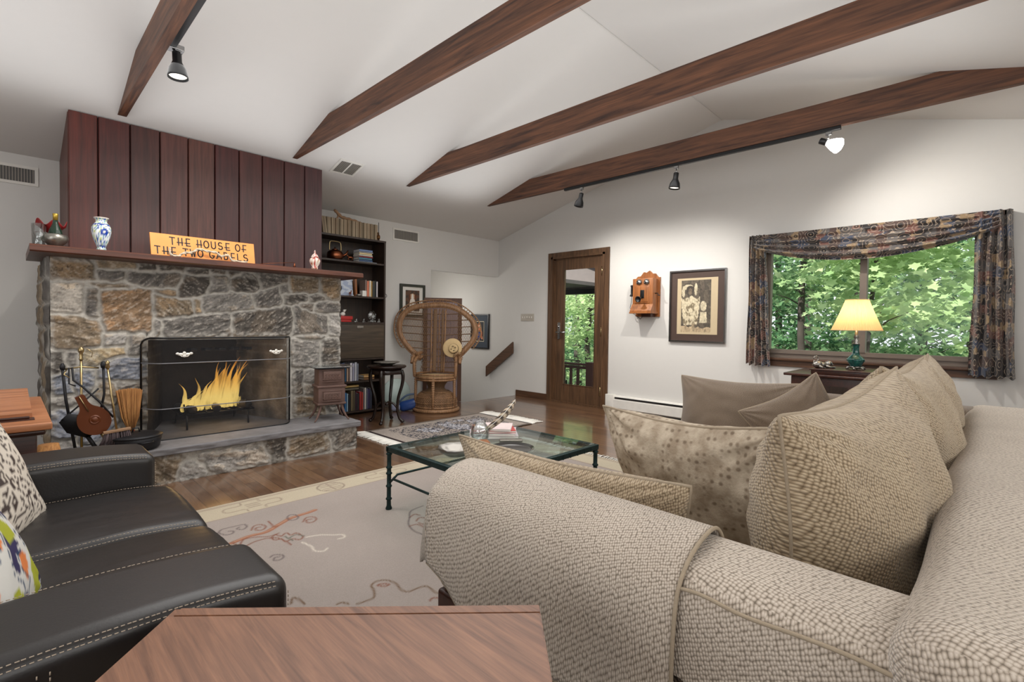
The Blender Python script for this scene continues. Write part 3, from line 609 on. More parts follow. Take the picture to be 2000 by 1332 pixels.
# grate with gas logs and fire
gr = thing('fire_grate', 'black iron log grate standing inside the firebox', 'grate', (1.2, 4.62, .25))
g = G()
for x in (.98, 1.42): g.tube([(x, 4.46, .25), (x+.01, 4.5, .36), (x, 4.8, .36), (x, 4.84, .25)], .007, 8); g.tube([(x, 4.5, .36), (x-.02, 4.46, .45)], .006, 8)
for x in np.linspace(.95, 1.46, 7): g.tube([(x, 4.48, .375), (x, 4.8, .37)], .006, 6)
g.tube([(.93, 4.5, .362), (1.48, 4.5, .362)], .007, 8); obj('bars', g, M['iron'], gr)
for i, (x, y, a, ln, r) in enumerate([(1.0, 4.6, 12, .26, .03), (1.2, 4.56, -8, .3, .028), (1.38, 4.62, 20, .3, .032), (1.2, 4.7, 78, .42, .038)]):
    g = G(); d = Vector((math.sin(R(a)), -math.cos(R(a)), 0)); c = Vector((x, y, .40 if i < 3 else .44)); pts = [c+d*ln*(t-.5) for t in np.linspace(0, 1, 9)]
    g.tube(pts, [r*(1+.1*math.sin(q*2+i)) for q in range(9)], 12)
    solo('fire_log', g, M['log'], ['charred log at the left of the burning grate', 'charred log at the middle of the grate', 'charred log at the right of the grate', 'long charred log across the back of the grate under the flames'][i], 'log', 'logs on the fire grate')
fl = thing('fire_flames', 'yellow and orange flames burning over the logs in the firebox', 'fire', (1.2, 4.6, .38))
def flame(x, y, h, w, lean, ph):
    g = G(); pts = []; rr = []
    for i in range(15):
        t = i/14; pts.append((x+lean*t*t+.018*math.sin(t*7+ph)*t, y+.012*math.sin(t*5+ph), .38+h*t)); rr.append(w*(math.sin(math.pi*min(1, t*.9+.12)))**1.1*(1-t*.75)+.0006)
    g.tube(pts, rr, 8)
    obj('flame', g, M['flame'], fl)
for i in range(20):
    x = .97+.40*i/19; e = (i/19); h = .09+.27*max(0, math.sin(e*2.6-.3))**1.5+.05*rnd.random()
    flame(x, 4.54+.1*rnd.random(), h, .022+.008*rnd.random(), .05+.04*rnd.random(), i*1.7)
for x, h, l in ((1.27, .42, .13), (1.18, .38, .07), (1.33, .36, .12), (1.08, .26, .0), (1.36, .4, .09), (1.0, .22, -.04)): flame(x, 4.58, h, .024, l, x*9)
g = G()
g.grid(lambda u, v: (.98+.42*u, 4.55+.03*math.sin(u*20), .40+.07*v+.012*math.sin(u*37)), 30, 4); obj('flame_base', g, M['flame'], fl)
light('stairwell_fill', 'POINT', (4.75, 6.7, 1.3), 15, (1, .96, .9), shadow_soft_size=.15)  # added unseen point light that brightens the stairwell wall
light('fire_glow', 'POINT', (1.2, 4.5, .5), 5, (1, .6, .25), shadow_soft_size=.1)

# ------------------------------------------------------------------ window, door, outdoors
wn = thing('window_1', 'wide picture window', 'window', (XW, .87, .8)); del wn['label']; del wn['category']; wn['kind'] = 'structure'
g = G(); a = XW+.03; b = XW+.10
g.box(a, b, WY0, WY1, WZ0, .885); g.box(a, b, WY0, WY1, 1.90, WZ1); g.box(a, b, WY0, WY0+.05, .885, 1.90); g.box(a, b, WY1-.05, WY1, .885, 1.90); g.box(a-.01, b, .828, .882, .885, 1.90)
g.box(a-.015, a, WY0, WY1, .845, .86)
obj('window_frame', g, M['winframe'], wn, False)
for y0, y1 in ((WY0+.05, .828), (.882, WY1-.05)):
    g = G(); g.box(XW+.06, XW+.065, y0, y1, .885, 1.90); obj('pane', g, M['glass'], wn, False)
g = G(); g.rb(XW-.045, XW+.03, -.07, 1.76, .775, .802, .005); obj('sill_board', g, M['trimwood'], wn, 'auto')
g = G(); g.box(XW-.018, XW, -.05, 1.74, .715, .775); g.box(XW-.015, XW, WY1, 1.76, .8, 2.0); g.box(XW-.015, XW, -.05, WY0, .8, 2.0); g.box(XW-.015, XW, -.05, 1.76, 1.93, 2.0); obj('casing', g, M['trimwood'], wn, False)

dr = thing('door_1', 'x', 'door', (XW, 4.11, 0)); del dr['label']; del dr['category']; dr['kind'] = 'structure'
g = G()
for t0, t1, w1 in ((0, .028, .0), (.0, .018, .012)):
    y0, y1 = 3.60+w1, 4.63-w1
g.box(XW-.022, XW, 3.595, 3.69, 0, 2.135); g.box(XW-.022, XW, 4.54, 4.632, 0, 2.135); g.box(XW-.022, XW, 3.69, 4.54, 2.045, 2.135)
g.box(XW-.034, XW-.022, 3.66, 3.69, 0, 2.075); g.box(XW-.034, XW-.022, 4.54, 4.57, 0, 2.075); g.box(XW-.034, XW-.022, 3.66, 4.57, 2.045, 2.075)
g.box(XW, X2, 3.69, 3.72, 0, 2.06); g.box(XW, X2, 4.51, 4.54, 0, 2.06); g.box(XW, X2, 3.69, 4.54, 2.03, 2.06); g.box(XW-.03, X2, 3.69, 4.54, 0, .02)
obj('door_frame', g, M['doorwood'], dr, False)
g = G(); a, b = XW+.01, XW+.05
g.box(a, b, 3.72, 3.823, .02, 2.03); g.box(a, b, 4.36, 4.51, .02, 2.03); g.box(a, b, 3.823, 4.36, .02, .26); g.box(a, b, 3.823, 4.36, 1.89, 2.03)
for q in ((3.823, 3.833, .26, 1.89), (4.35, 4.36, .26, 1.89), (3.833, 4.35, .26, .27), (3.833, 4.35, 1.88, 1.89)): g.box(a-.006, a, q[0], q[1], q[2], q[3])
obj('door_leaf', g, M['doorwood'], dr, False)
g = G(); g.box(XW+.028, XW+.032, 3.823, 4.36, .26, 1.89); obj('pane', g, M['glass'], dr, False)
for z in (.22, 1.02, 1.83):
    g = G(); g.tube([(XW-.002, 3.715, z-.06), (XW-.002, 3.715, z+.06)], .009, 8); obj('hinge', g, M['brass'], dr)
g = G(); g.rb(XW-.004, XW+.012, 4.415, 4.455, .90, 1.14, .004); g.tube([(XW-.004, 4.435, 1.0), (XW-.04, 4.435, 1.0)], .009, 10); g.tube([(XW-.045, 4.45, 1.0), (XW-.045, 4.29, 1.0)], .012, 10); g.tube([(XW, 4.435, 1.08), (XW-.02, 4.435, 1.08)], .014, 12); obj('door_handle', g, M['chrome'], dr)

# curtains: pleated panels with swag
def cpanel(y0, y1, y0b, y1b, z0, z1, nf, ph):
    g = G()
    def f(u, v):
        ya = y0+(y1-y0)*u; yb = y0b+(y1b-y0b)*u; y = ya*v+yb*(1-v); z = z0+(z1-z0)*v
        return (5.445+.028*math.sin(u*nf*2*math.pi+ph)+.008*math.sin(u*11+v*4), y+.004*math.sin(v*9+u*6), z+.012*math.sin(u*nf*6.28)*(1-v))
    g.grid(f, 90, 26); return g
cu = thing('curtain', 'dark patchwork-print curtain with a draped swag hung around the picture window', 'curtain', (5.48, .87, .72))
obj('side_panel', cpanel(1.83, 1.68, 1.84, 1.60, .72, 2.06, 4, 0), M['curtain'], cu)
obj('side_panel', cpanel(.10, -.11, .12, -.15, .735, 2.055, 4, 1), M['curtain'], cu)
g = G(); 
def sw(u, v):
    y = 1.78-1.82*u; sag = math.sin(math.pi*u); z = 2.06-(.10+.09*sag+.05)*v-.0*v; z = 2.055-v*(.13+.17*sag**.8+.015*math.sin(u*3))
    return (5.43-.03*sag*v+.022*math.sin(v*26-.0+2*sag)*(.3+v), y, z)
g.grid(sw, 90, 60); obj('swag', g, M['curtain'], cu)
g = G(); g.box(5.46, 5.50, -.10, 1.83, 2.02, 2.055); g.box(5.46, XW, -.10, -.06, 2.02, 2.055); g.box(5.46, XW, 1.79, 1.83, 2.02, 2.055); obj('pelmet_board', g, M['trimwood'], cu, False)

# outdoors
g = G(); g.grid(lambda u, v: (5.7+40*u, -22+56*v, -2.6+1.0*noise.noise(Vector((u*5, v*7, 0)))+2.2*u), 40, 40); struct('ground', g, M['ground'], smooth=True)
def leaves(n, fn, size, seed, star=False):
    rs = np.random.RandomState(seed); g = G(); V = []; F = []
    for i in range(n):
        c = Vector(fn(rs)); q = Matrix.Rotation(rs.uniform(0, 6.28), 3, 'Z') @ Matrix.Rotation(rs.uniform(-.9, .9), 3, 'X') @ Matrix.Rotation(rs.uniform(-.6, .9), 3, 'Y')
        s = size*rs.uniform(.6, 1.3); o = len(V)
        if star: sh = [(0, -.5), (.18, -.3), (.5, -.3), (.36, -.05), (.55, .2), (.22, .2), (0, .62), (-.22, .2), (-.55, .2), (-.36, -.05), (-.5, -.3), (-.18, -.3)]
        else: sh = [(0, -.5), (.3, 0), (0, .55), (-.3, 0)]
        for a, b in sh:
            p = c+q @ Vector((a*s, b*s, .12*s*abs(a))); V.append(tuple(p))
        F.append(tuple(range(o, o+len(sh))))
    g.v = V; g.f = F; return g
def clusters(rs_seed, box, k, r):
    rs = np.random.RandomState(rs_seed); cs = np.c_[rs.uniform(box[0], box[1], k), rs.uniform(box[2], box[3], k), rs.uniform(box[4], box[5], k)]
    def fn(q):
        c = cs[q.randint(k)]; d = q.normal(size=3)*r*np.array([1, 1, .28]); return c+d
    return fn, cs
# (x, y, trunk radius, top z, crown box half width, z0, z1, leaves, leaf size, material, kind)
TR = [(8.6, .2, 0, 0, (.9, .75, 1.35, 3.0), 1500, .13, 'leaf1', 'maple with large bright leaves close outside the right half of the picture window'),
      (9.6, 1.35, .05, 2.6, (1.3, .6, 1.1, 3.4), 2300, .13, 'leaf1', 'young maple with bright leaves outside the middle of the picture window'),
      (10.5, .4, 0, 0, (1.0, 1.0, -1.2, .9), 2200, .13, 'leaf1', 'low maple boughs outside the lower right of the picture window'),
      (10.4, 2.50, .075, 6, (.5, .9, 1.7, 4.0), 1500, .15, 'leaf2', 'straight grey-trunked tree outside the left half of the picture window'),
      (14.0, 2.1, .09, 7, (2.2, 1.3, -.8, 4.6), 4200, .15, 'leaf2', 'leaning dark-trunked tree outside the middle of the picture window'),
      (15.0, .2, .15, 8, (2.6, 2.2, -1.6, 5.2), 6500, .17, 'leaf2', 'broad tree beyond the right half of the picture window'),
      (18.0, 4.2, .16, 10, (2.6, 2.4, -1.6, 6), 7000, .2, 'leaf3', 'dark green tree far beyond the left edge of the picture window'),
      (21.0, 1.6, .16, 11, (3, 3.4, -2, 7.5), 8500, .24, 'leaf3', 'tall dark tree deep in the woods behind the picture window'),
      (24.0, -1.5, .16, 11, (3, 3.2, -2, 8), 6000, .26, 'leaf2', 'tall pale tree deep in the woods to the right of the picture window'),
      (23.0, 6.5, .16, 11, (3, 3, -2, 8), 7500, .26, 'leaf2', 'tall tree deep in the woods left of the picture window'),
      (10.5, 7.4, .08, 5, (1.2, 1.3, -1.0, 2.4), 4200, .10, 'leaf1', 'bright bushy tree behind the deck railing outside the glazed door'),
      (13.0, 9.6, .13, 8, (2, 2, -1.4, 4.5), 6500, .14, 'leaf2', 'tree with dark branches further out beyond the deck'),
      (18.5, 13.6, .16, 9, (3, 3.4, -2, 7), 8000, .22, 'leaf3', 'tall dark tree at the far end of the view through the glazed door')]
for i, (x, y, tr, zt, (rx, ry, z0, z1), n, sz, mt, lb) in enumerate(TR):
    t = thing('tree', lb, 'tree', (x, y, -2), 'trees outside the window and the door')
    fn, cs = clusters(i*7+1, (x-rx, x+rx, y-ry, y+ry, z0, z1), max(14, int(n/90)), .26+.02*rx*5)
    obj('foliage', leaves(n, fn, sz, i+5, sz < .14), M[mt], t, False)
    g = G(); rs = np.random.RandomState(i)
    if tr: g.tube([(x+.04*math.sin(q*1.7+i), y+.05*math.sin(q*1.1+i)+(.35*q/9 if i == 4 else 0), -3+(zt+3)*q/9) for q in range(10)], [tr*(1-.05*q) for q in range(10)], 10)
    base = Vector((x, y, max(z0, -2)+.3*(z1-z0))) if tr else Vector((x+rx, y-ry*1.3, (z0+z1)/2-.2))
    for c in cs[:max(4, len(cs)//3)]:
        p = Vector(c); md = (base+p)/2+Vector((0, 0, .08)); g.tube([base if not tr else Vector((x, y, p.z-.35*abs(p.y-y)-.1)), md if not tr else (Vector((x, y, p.z-.2))+p)/2, p], [.018, .010, .004], 5)
    obj('trunk', g, M['bark'], t)
# porch: deck, railing, roof
g = G()
for i in range(14): g.box(XW+.14+.145*i, XW+.28+.145*i, 2.6, 7.6, -.53, -.5)
solo('porch_deck', g, M['deckwood'], 'brown boarded deck outside the glazed door', 'deck', smooth=False)
rl = thing('deck_railing', 'brown wooden railing around the deck outside the glazed door', 'railing', (7.3, 5.2, -.5))
g = G(); g.box(7.25, 7.33, 5.13, 8.4, .37, .41); g.box(7.27, 7.31, 5.13, 8.4, .31, .36); g.box(7.27, 7.31, 5.13, 8.4, -.42, -.36); obj('rail', g, M['deckwood'], rl, False)
for y in [5.36+.16*j for j in range(14)]:
    g = G(); g.box(7.272, 7.308, y, y+.045, -.36, .33); obj('baluster', g, M['deckwood'], rl, False)
g = G(); g.box(7.22, 7.36, 5.02, 5.16, -2.5, .44); obj('post', g, M['deckwood'], rl, False)
g = G(); g.prism([(7.26, 5.06, .36), (7.26, 4.3, .62), (7.26, 4.3, .68), (7.26, 5.06, .41)], (.06, 0, 0)); obj('stair_rail', g, M['deckwood'], rl, False)
for y in (4.92, 4.78, 4.64, 4.5):
    g = G(); g.box(7.272, 7.308, y, y+.04, -.6, .36+(5.06-y)*.33); obj('baluster', g, M['deckwood'], rl, False)
pr_ = thing('porch_roof', 'grey underside and red-brown fascia of the porch roof outside the glazed door', 'roof', (7, 6, 1.9))
g = G(); g.box(5.75, 8.2, 4.9, 9.0, 1.78, 1.84); obj('soffit', g, M['soffit'], pr_, False)
g = G(); g.prism([(7.2, 4.6, 1.72), (7.2, 9.0, 1.72), (7.2, 9.0, 3.0), (7.2, 6.3, 2.62), (7.2, 4.6, 1.98)], (.05, 0, 0)); obj('fascia', g, M['soffit'], pr_, False)
g = G(); g.prism([(7.12, 4.5, 1.93), (7.12, 6.35, 2.62), (7.12, 6.35, 2.74), (7.12, 4.5, 2.05)], (.2, 0, 0)); obj('rake_board', g, M['deckwood'], pr_, False)
g = G(); g.box(7.15, 7.3, 4.9, 9.0, 1.66, 1.74); obj('beam', g, M['ink'], pr_, False)
pc = thing('patio_chair', 'black metal patio chair standing on the deck outside the glazed door', 'chair', (6.85, 5.65, -.5))
g = G(); g.tube([(6.7, 5.5, -.5), (6.7, 5.5, -.05), (6.72, 5.52, .30), (6.74, 5.7, .36), (6.72, 5.88, .30), (6.7, 5.9, -.05), (6.7, 5.9, -.5)], .015, 8); g.tube([(7.1, 5.5, -.5), (7.1, 5.5, .1), (6.7, 5.5, .1)], .013, 8); g.tube([(7.1, 5.9, -.5), (7.1, 5.9, .1), (6.7, 5.9, .1)], .013, 8); obj('frame', g, M['black'], pc)
g = G(); g.rb(6.7, 7.1, 5.5, 5.9, -.09, -.05, .02); obj('seat', g, M['black'], pc)

# ------------------------------------------------------------------ things on the walls
def wallpic(name, label, cat, y0, y1, z0, z1, fr, fm, matc, matw, art, axis='x', tilt=0, x=XW, glassy=True):
    """framed picture; axis x hangs on wall_window, y on wall_fireplace (then y0,y1 are x)"""
    def P(a, b, d): return (x-d, a, b) if axis == 'x' else (a, YB-d, b)
    def bx(g, a0, a1, b0, b1, d0, d1):
        A = P(a0, b0, d0); B = P(a1, b1, d1); g.box(min(A[0], B[0]), max(A[0], B[0]), min(A[1], B[1]), max(A[1], B[1]), min(A[2], B[2]), max(A[2], B[2]))
    t = thing(name, label, cat, P((y0+y1)/2, z0, .01))
    g = G(); bx(g, y0, y1, z0, z0+fr, .002, .03); bx(g, y0, y1, z1-fr, z1, .002, .03); bx(g, y0, y0+fr, z0+fr, z1-fr, .002, .03); bx(g, y1-fr, y1, z0+fr, z1-fr, .002, .03); obj('frame', g, fm, t, False)
    if matc is not None:
        g = G(); bx(g, y0+fr, y1-fr, z0+fr, z1-fr, .004, .012); obj('mount', g, matc, t, False)
    a0, a1, b0, b1 = y0+fr+matw, y1-fr-matw, z0+fr+matw, z1-fr-matw
    nu, nv = 90, 120; g = G(); cols = []
    for j in range(nv+1):
        for i in range(nu+1):
            u, v = i/nu, j/nv; uu = 1-u if axis == 'x' else u; g.v.append(P(a0+(a1-a0)*u, b0+(b1-b0)*v, .015)); cols.append(art(uu, v))
    g.f = [((j*(nu+1)+i), j*(nu+1)+i+1, (j+1)*(nu+1)+i+1, (j+1)*(nu+1)+i) for j in range(nv) for i in range(nu)]
    obj('print', g, M['art'], t, False, cols)
    return t
def el(u, v, cu_, cv, ru, rv): return ((u-cu_)/ru)**2+((v-cv)/rv)**2 < 1
def art_fig(u, v):
    n = noise.noise(Vector((u*9, v*11, 1))); n2 = noise.noise(Vector((u*30, v*22, 4)))
    if not (.10 < u < .84 and .04 < v < .96): return C(190, 172, 140)
    c = C(74, 66, 56) if n > -.05 else C(98, 88, 74)
    if v < .12+.05*n: c = C(176, 156, 126)
    dress = abs(u-.34) < .16+.07*math.sin((v-.15)*3.2) and .16 < v < .66+.06*n
    if dress: c = C(196, 184, 156) if n2+n > -.25 else C(140, 126, 100)
    if el(u, v, .28, .84, .12, .05) or el(u, v, .16, .76, .04, .10) or el(u, v, .47, .80, .04, .11): c = C(192, 180, 152)
    if el(u, v, .33, .80, .10, .065): c = C(60, 52, 44)
    if el(u, v, .33, .76, .045, .06): c = C(112, 98, 80)
    if el(u, v, .66, .50, .075, .09) or (abs(u-.66) < .07+.03*(.42-v)*4 and .20 < v < .40): c = C(196, 184, 156)
    if el(u, v, .64, .84, .05, .07): c = C(88, 78, 66)
    if (abs(u-(.40+.22*(.20-v))) < .03 and .05 < v < .2) or (abs(u-.22) < .02 and .08 < v < .2): c = C(150, 134, 108)
    n3 = noise.noise(Vector((u*55, v*40, 9))); k_ = 1+.35*n2+.3*n3+.25*n
    if abs(noise.noise(Vector((u*16, v*8, 6)))) < .035: k_ *= .6
    return tuple(max(0, min(1, q*k_)) for q in c[:3])+(1,)
def art_jazz(u, v):
    n = noise.noise(Vector((u*5, v*6, 2)))
    c = C(14, 14, 20)
    if el(u, v, .35, .72, .14, .2) or abs((u-.55)-(.6-v)*.5) < .09 and .1 < v < .85: c = C(206, 112, 70) if n > -.1 else C(230, 190, 160)
    if el(u, v, .42, .25, .2, .22): c = C(30, 54, 120)
    if el(u, v, .68, .35, .12, .2): c = C(176, 90, 48)
    if not (.04 < u < .96 and .03 < v < .97): c = C(220, 206, 178)
    return c
def art_dog(u, v):
    if not (.16 < u < .84 and .12 < v < .88): return C(222, 218, 210)
    n = noise.noise(Vector((u*7, v*7, 3))); c = C(66, 52, 42) if n > 0 else C(96, 66, 46)
    if el(u, v, .5, .36, .14, .26): c = C(222, 210, 196)
    if el(u, v, .5, .66, .13, .10): c = C(196, 160, 128)
    if el(u, v, .5, .62, .045, .13): c = C(232, 226, 218)
    if el(u, v, .36, .64, .05, .11) or el(u, v, .64, .64, .05, .11): c = C(104, 58, 34)
    return c
wallpic('framed_print', 'brown-framed print of two standing figures in white, right of the wall telephone', 'picture', 2.083, 2.742, .925, 1.757, .018, M['chrome'], plain('brown_mount', C(70, 52, 44), .6), .075, art_fig)
wallpic('framed_photograph', 'dark-framed colour picture on the stairwell wall, left of the handrail', 'picture', 5.88, 6.32, .69, 1.265, .02, M['black'], plain('slate_mount', C(58, 68, 80), .7), .10, art_jazz)
wallpic('framed_photograph', 'dark green framed portrait of a brown and white dog beside the bookcase', 'picture', 3.683, 4.085, 1.183, 1.63, .035, plain('green_black_frame', C(48, 50, 42), .5), None, 0, art_dog, 'y')
g = G(); g.rb(XW-.008, XW-.0005, 4.912, 5.177, 1.155, 1.265, .003)
t = thing('light_switch', 'grey multi-gang light switch plate left of the glazed door', 'switch', (XW, 5.04, 1.15)); obj('plate', g, M['plate'], t, 'auto')
for i in range(5):
    g = G(); g.rb(XW-.018, XW-.007, 4.95+.045*i, 4.962+.045*i, 1.20, 1.225, .002); obj('toggle', g, M['white'], t)
g = G(); g.prism([(XW-.06, 5.30, .83), (XW-.06, 5.90, .41), (XW-.06, 5.90, .245), (XW-.06, 5.30, .655)], (.028, 0, 0))
t = thing('handrail', 'short dark wooden stair handrail fixed diagonally to the white wall', 'handrail', (XW-.03, 5.6, .5)); obj('rail', g, M['trimwood'], t, False)
for y, z in ((5.42, .66), (5.78, .41)):
    g = G(); g.tube([(XW-.035, y, z), (XW-.001, y, z)], .012, 8); obj('bracket', g, M['black'], t)
# baseboard heater
t = thing('baseboard_heater', 'long white baseboard radiator under the wall right of the glazed door', 'radiator', (XW-.03, 2.2, 0))
g = G(); g.prism([(XW-.002, .1, .205), (XW-.05, .1, .205), (XW-.062, .1, .19), (XW-.062, .1, .155), (XW-.066, .1, .15), (XW-.066, .1, .045), (XW-.05, .1, .03), (XW-.002, .1, .03)], (0, 3.42, 0)); obj('cover', g, M['white'], t, False)
g = G(); g.box(XW-.0635, XW-.06, .15, 3.45, .163, .186); g.box(XW-.06, XW-.01, .15, 3.45, .002, .032); obj('slot', g, M['ink'], t, False)
g = G(); g.rb(XW-.074, XW-.001, 3.47, 3.585, 0, .212, .004); obj('end_cap', g, M['white'], t, 'auto')
# telephone
ph = thing('wall_telephone', 'antique oak wall telephone with two bells and a black mouthpiece', 'telephone', (XW-.07, 3.03, 1.22))
g = G(); pts = [(XW-.001, 2.87, 1.22), (XW-.001, 3.19, 1.22), (XW-.001, 3.19, 1.70)]+[(XW-.001, 3.19-.32*q/16, 1.70+.075*math.sin(math.pi*q/16)**1.4+.012*math.sin(q*1.57)) for q in range(1, 16)]+[(XW-.001, 2.87, 1.70)]
g.prism(pts, (-.02, 0, 0)); obj('backboard', g, M['phonewood'], ph, False)
g = G(); g.rb(XW-.15, XW-.02, 2.895, 3.165, 1.27, 1.68, .006); obj('case', g, M['phonewood'], ph, 'auto')
g = G(); g.rb(XW-.158, XW-.15, 2.93, 3.13, 1.38, 1.60, .004); g.rb(XW-.164, XW-.155, 2.945, 3.115, 1.395, 1.58, .004); obj('door_panel', g, M['phonewood'], ph, 'auto')
g = G(); g.prism([(XW-.15, 2.89, 1.37), (XW-.20, 2.89, 1.29), (XW-.20, 2.89, 1.275), (XW-.02, 2.89, 1.27)], (0, .28, 0)); g.rb(XW-.21, XW-.02, 2.885, 3.175, 1.255, 1.275, .004); obj('writing_ledge', g, M['phonewood'], ph, False)
for y in (2.975, 3.075):
    g = G(); q = RY(-90); g.lathe([(.001, .0), (.036, .0), (.034, .015), (.022, .026), (.001, .03)], (XW-.15, y, 1.635), 18, q); obj('bell', g, M['chrome'], ph)
g = G(); g.rb(XW-.17, XW-.158, 3.00, 3.05, 1.44, 1.54, .003); g.tube([(XW-.165, 3.025, 1.46), (XW-.22, 3.025, 1.43)], .01, 10); g.lathe([(.012, 0), (.018, .02), (.036, .045), (.038, .05), (.03, .047), (.01, .02)], (XW-.215, 3.025, 1.432), 18, RY(-100)); obj('mouthpiece', g, M['black'], ph)
g = G(); g.tube([(XW-.10, 3.165, 1.60), (XW-.10, 3.20, 1.60)], .006, 8); g.lathe([(.022, 0), (.026, .01), (.014, .03), (.013, .11), (.02, .13), (.012, .14)], (XW-.10, 3.205, 1.47), 16); obj('receiver', g, M['black'], ph)
g = G(); g.tube([(XW-.10, 3.205, 1.47), (XW-.1, 3.21, 1.40), (XW-.1, 3.225, 1.33), (XW-.09, 3.21, 1.27), (XW-.06, 3.14, 1.22), (XW-.05, 3.11, 1.19), (XW-.05, 3.08, 1.22)], .0035, 6); obj('cord', g, M['black'], ph)
g = G(); g.tube([(XW-.09, 2.895, 1.50), (XW-.09, 2.86, 1.50), (XW-.09, 2.855, 1.475), (XW-.09, 2.83, 1.475)], .006, 8); obj('crank', g, M['black'], ph)
g = G(); g.rb(XW-.14, XW-.03, 2.92, 3.05, 1.215, 1.255, .004); obj('base_block', g, M['deskdark'], ph, 'auto')

# ------------------------------------------------------------------ rugs
def segd(P, pts):
    d = np.full(len(P), 9.)
    for a, b in zip(pts[:-1], pts[1:]):
        a = np.array(a); b = np.array(b); ab = b-a; t = np.clip(((P-a)@ab)/(ab@ab+1e-12), 0, 1); q = a+t[:, None]*ab; d = np.minimum(d, np.hypot(*(P-q).T))
    return d
def spl(pts, n=8):
    o = []; p = [pts[0]]+list(pts)+[pts[-1]]
    for i in range(1, len(p)-2):
        for k_ in range(n):
            t = k_/n; o.append(tuple(.5*((2*p[i][q])+(-p[i-1][q]+p[i+1][q])*t+(2*p[i-1][q]-5*p[i][q]+4*p[i+1][q]-p[i+2][q])*t*t+(-p[i-1][q]+3*p[i][q]-3*p[i+1][q]+p[i+2][q])*t**3) for q in range(len(p[i]))))
    o.append(tuple(pts[-1])); return o
RX0, RX1, RYA, RYB_ = .05, 3.45, .15, 3.26
st = .008; xs = np.arange(RX0, RX1+1e-6, st); ys = np.arange(RYA, RYB_+1e-6, st); P = np.array([(x, y) for y in ys for x in xs])
n1 = fnoise(P, 1.6, 5.); n2 = fnoise(P, 6, 9.)
col = np.tile(np.array(C(160, 149, 142)[:3]), (len(P), 1))*(1+.10*n1+.04*n2)[:, None]; hgt = np.full(len(P), .012)
def paint(d, w_, c, a=.8):
    global col
    t = (np.clip((max(w_, .008)-d)/st, 0, 1)*min(1, a*1.25))[:, None]; col = col*(1-t)+np.array(C(*c)[:3])*t
def motif(pts, w_, c, a=.8, closed=False, sm=True):
    q = spl(pts+([pts[0]] if closed else [])) if sm else pts; d = segd(P, q); paint(d, w_, c, a); return d
bd = np.minimum(np.minimum(RYB_-P[:, 1], P[:, 1]-RYA), np.minimum(RX1-P[:, 0], P[:, 0]-RX0)); m = bd < .245
col[m] = np.array(C(186, 174, 152)[:3])*(1+.05*n2[m])[:, None]
for e, w_ in ((.245, .006), (.05, .004), (.035, .003)):
    t = np.abs(bd-e) < w_; col[t] = np.array(C(150, 134, 120)[:3])
# medallions in the border
for cx in (.62, 1.50, 2.35, 3.2):
    cy = RYB_-.145; pts = [(cx+.085*math.cos(a), cy+.085*math.sin(a)) for a in np.linspace(0, 2*math.pi, 30)]; motif(pts, .004, (128, 112, 100), sm=False)
    for k_ in (-.05, -.02, .02, .05):
        motif([(cx-.06, cy+k_), (cx+.06, cy+k_)], .003, (140, 122, 110), sm=False)
    motif([(cx, cy-.07), (cx, cy+.07)], .003, (140, 122, 110), sm=False)
for cx in (1.02, 1.92, 2.78):
    cy = RYB_-.145
    for s_ in (-1, 1):
        motif([(cx+s_*.05, cy+.08), (cx+s_*.06, cy+.04), (cx+s_*.14, cy+.035), (cx+s_*.16, cy), (cx+s_*.14, cy-.035), (cx+s_*.06, cy-.04), (cx+s_*.05, cy-.08)], .003, (146, 130, 114))
    for k_ in (-.03, 0, .03): motif([(cx-.035, cy+k_), (cx+.035, cy+k_)], .003, (130, 114, 102), sm=False)
def Zp(x, y):   # (authoring helper result baked below)
    return x, y
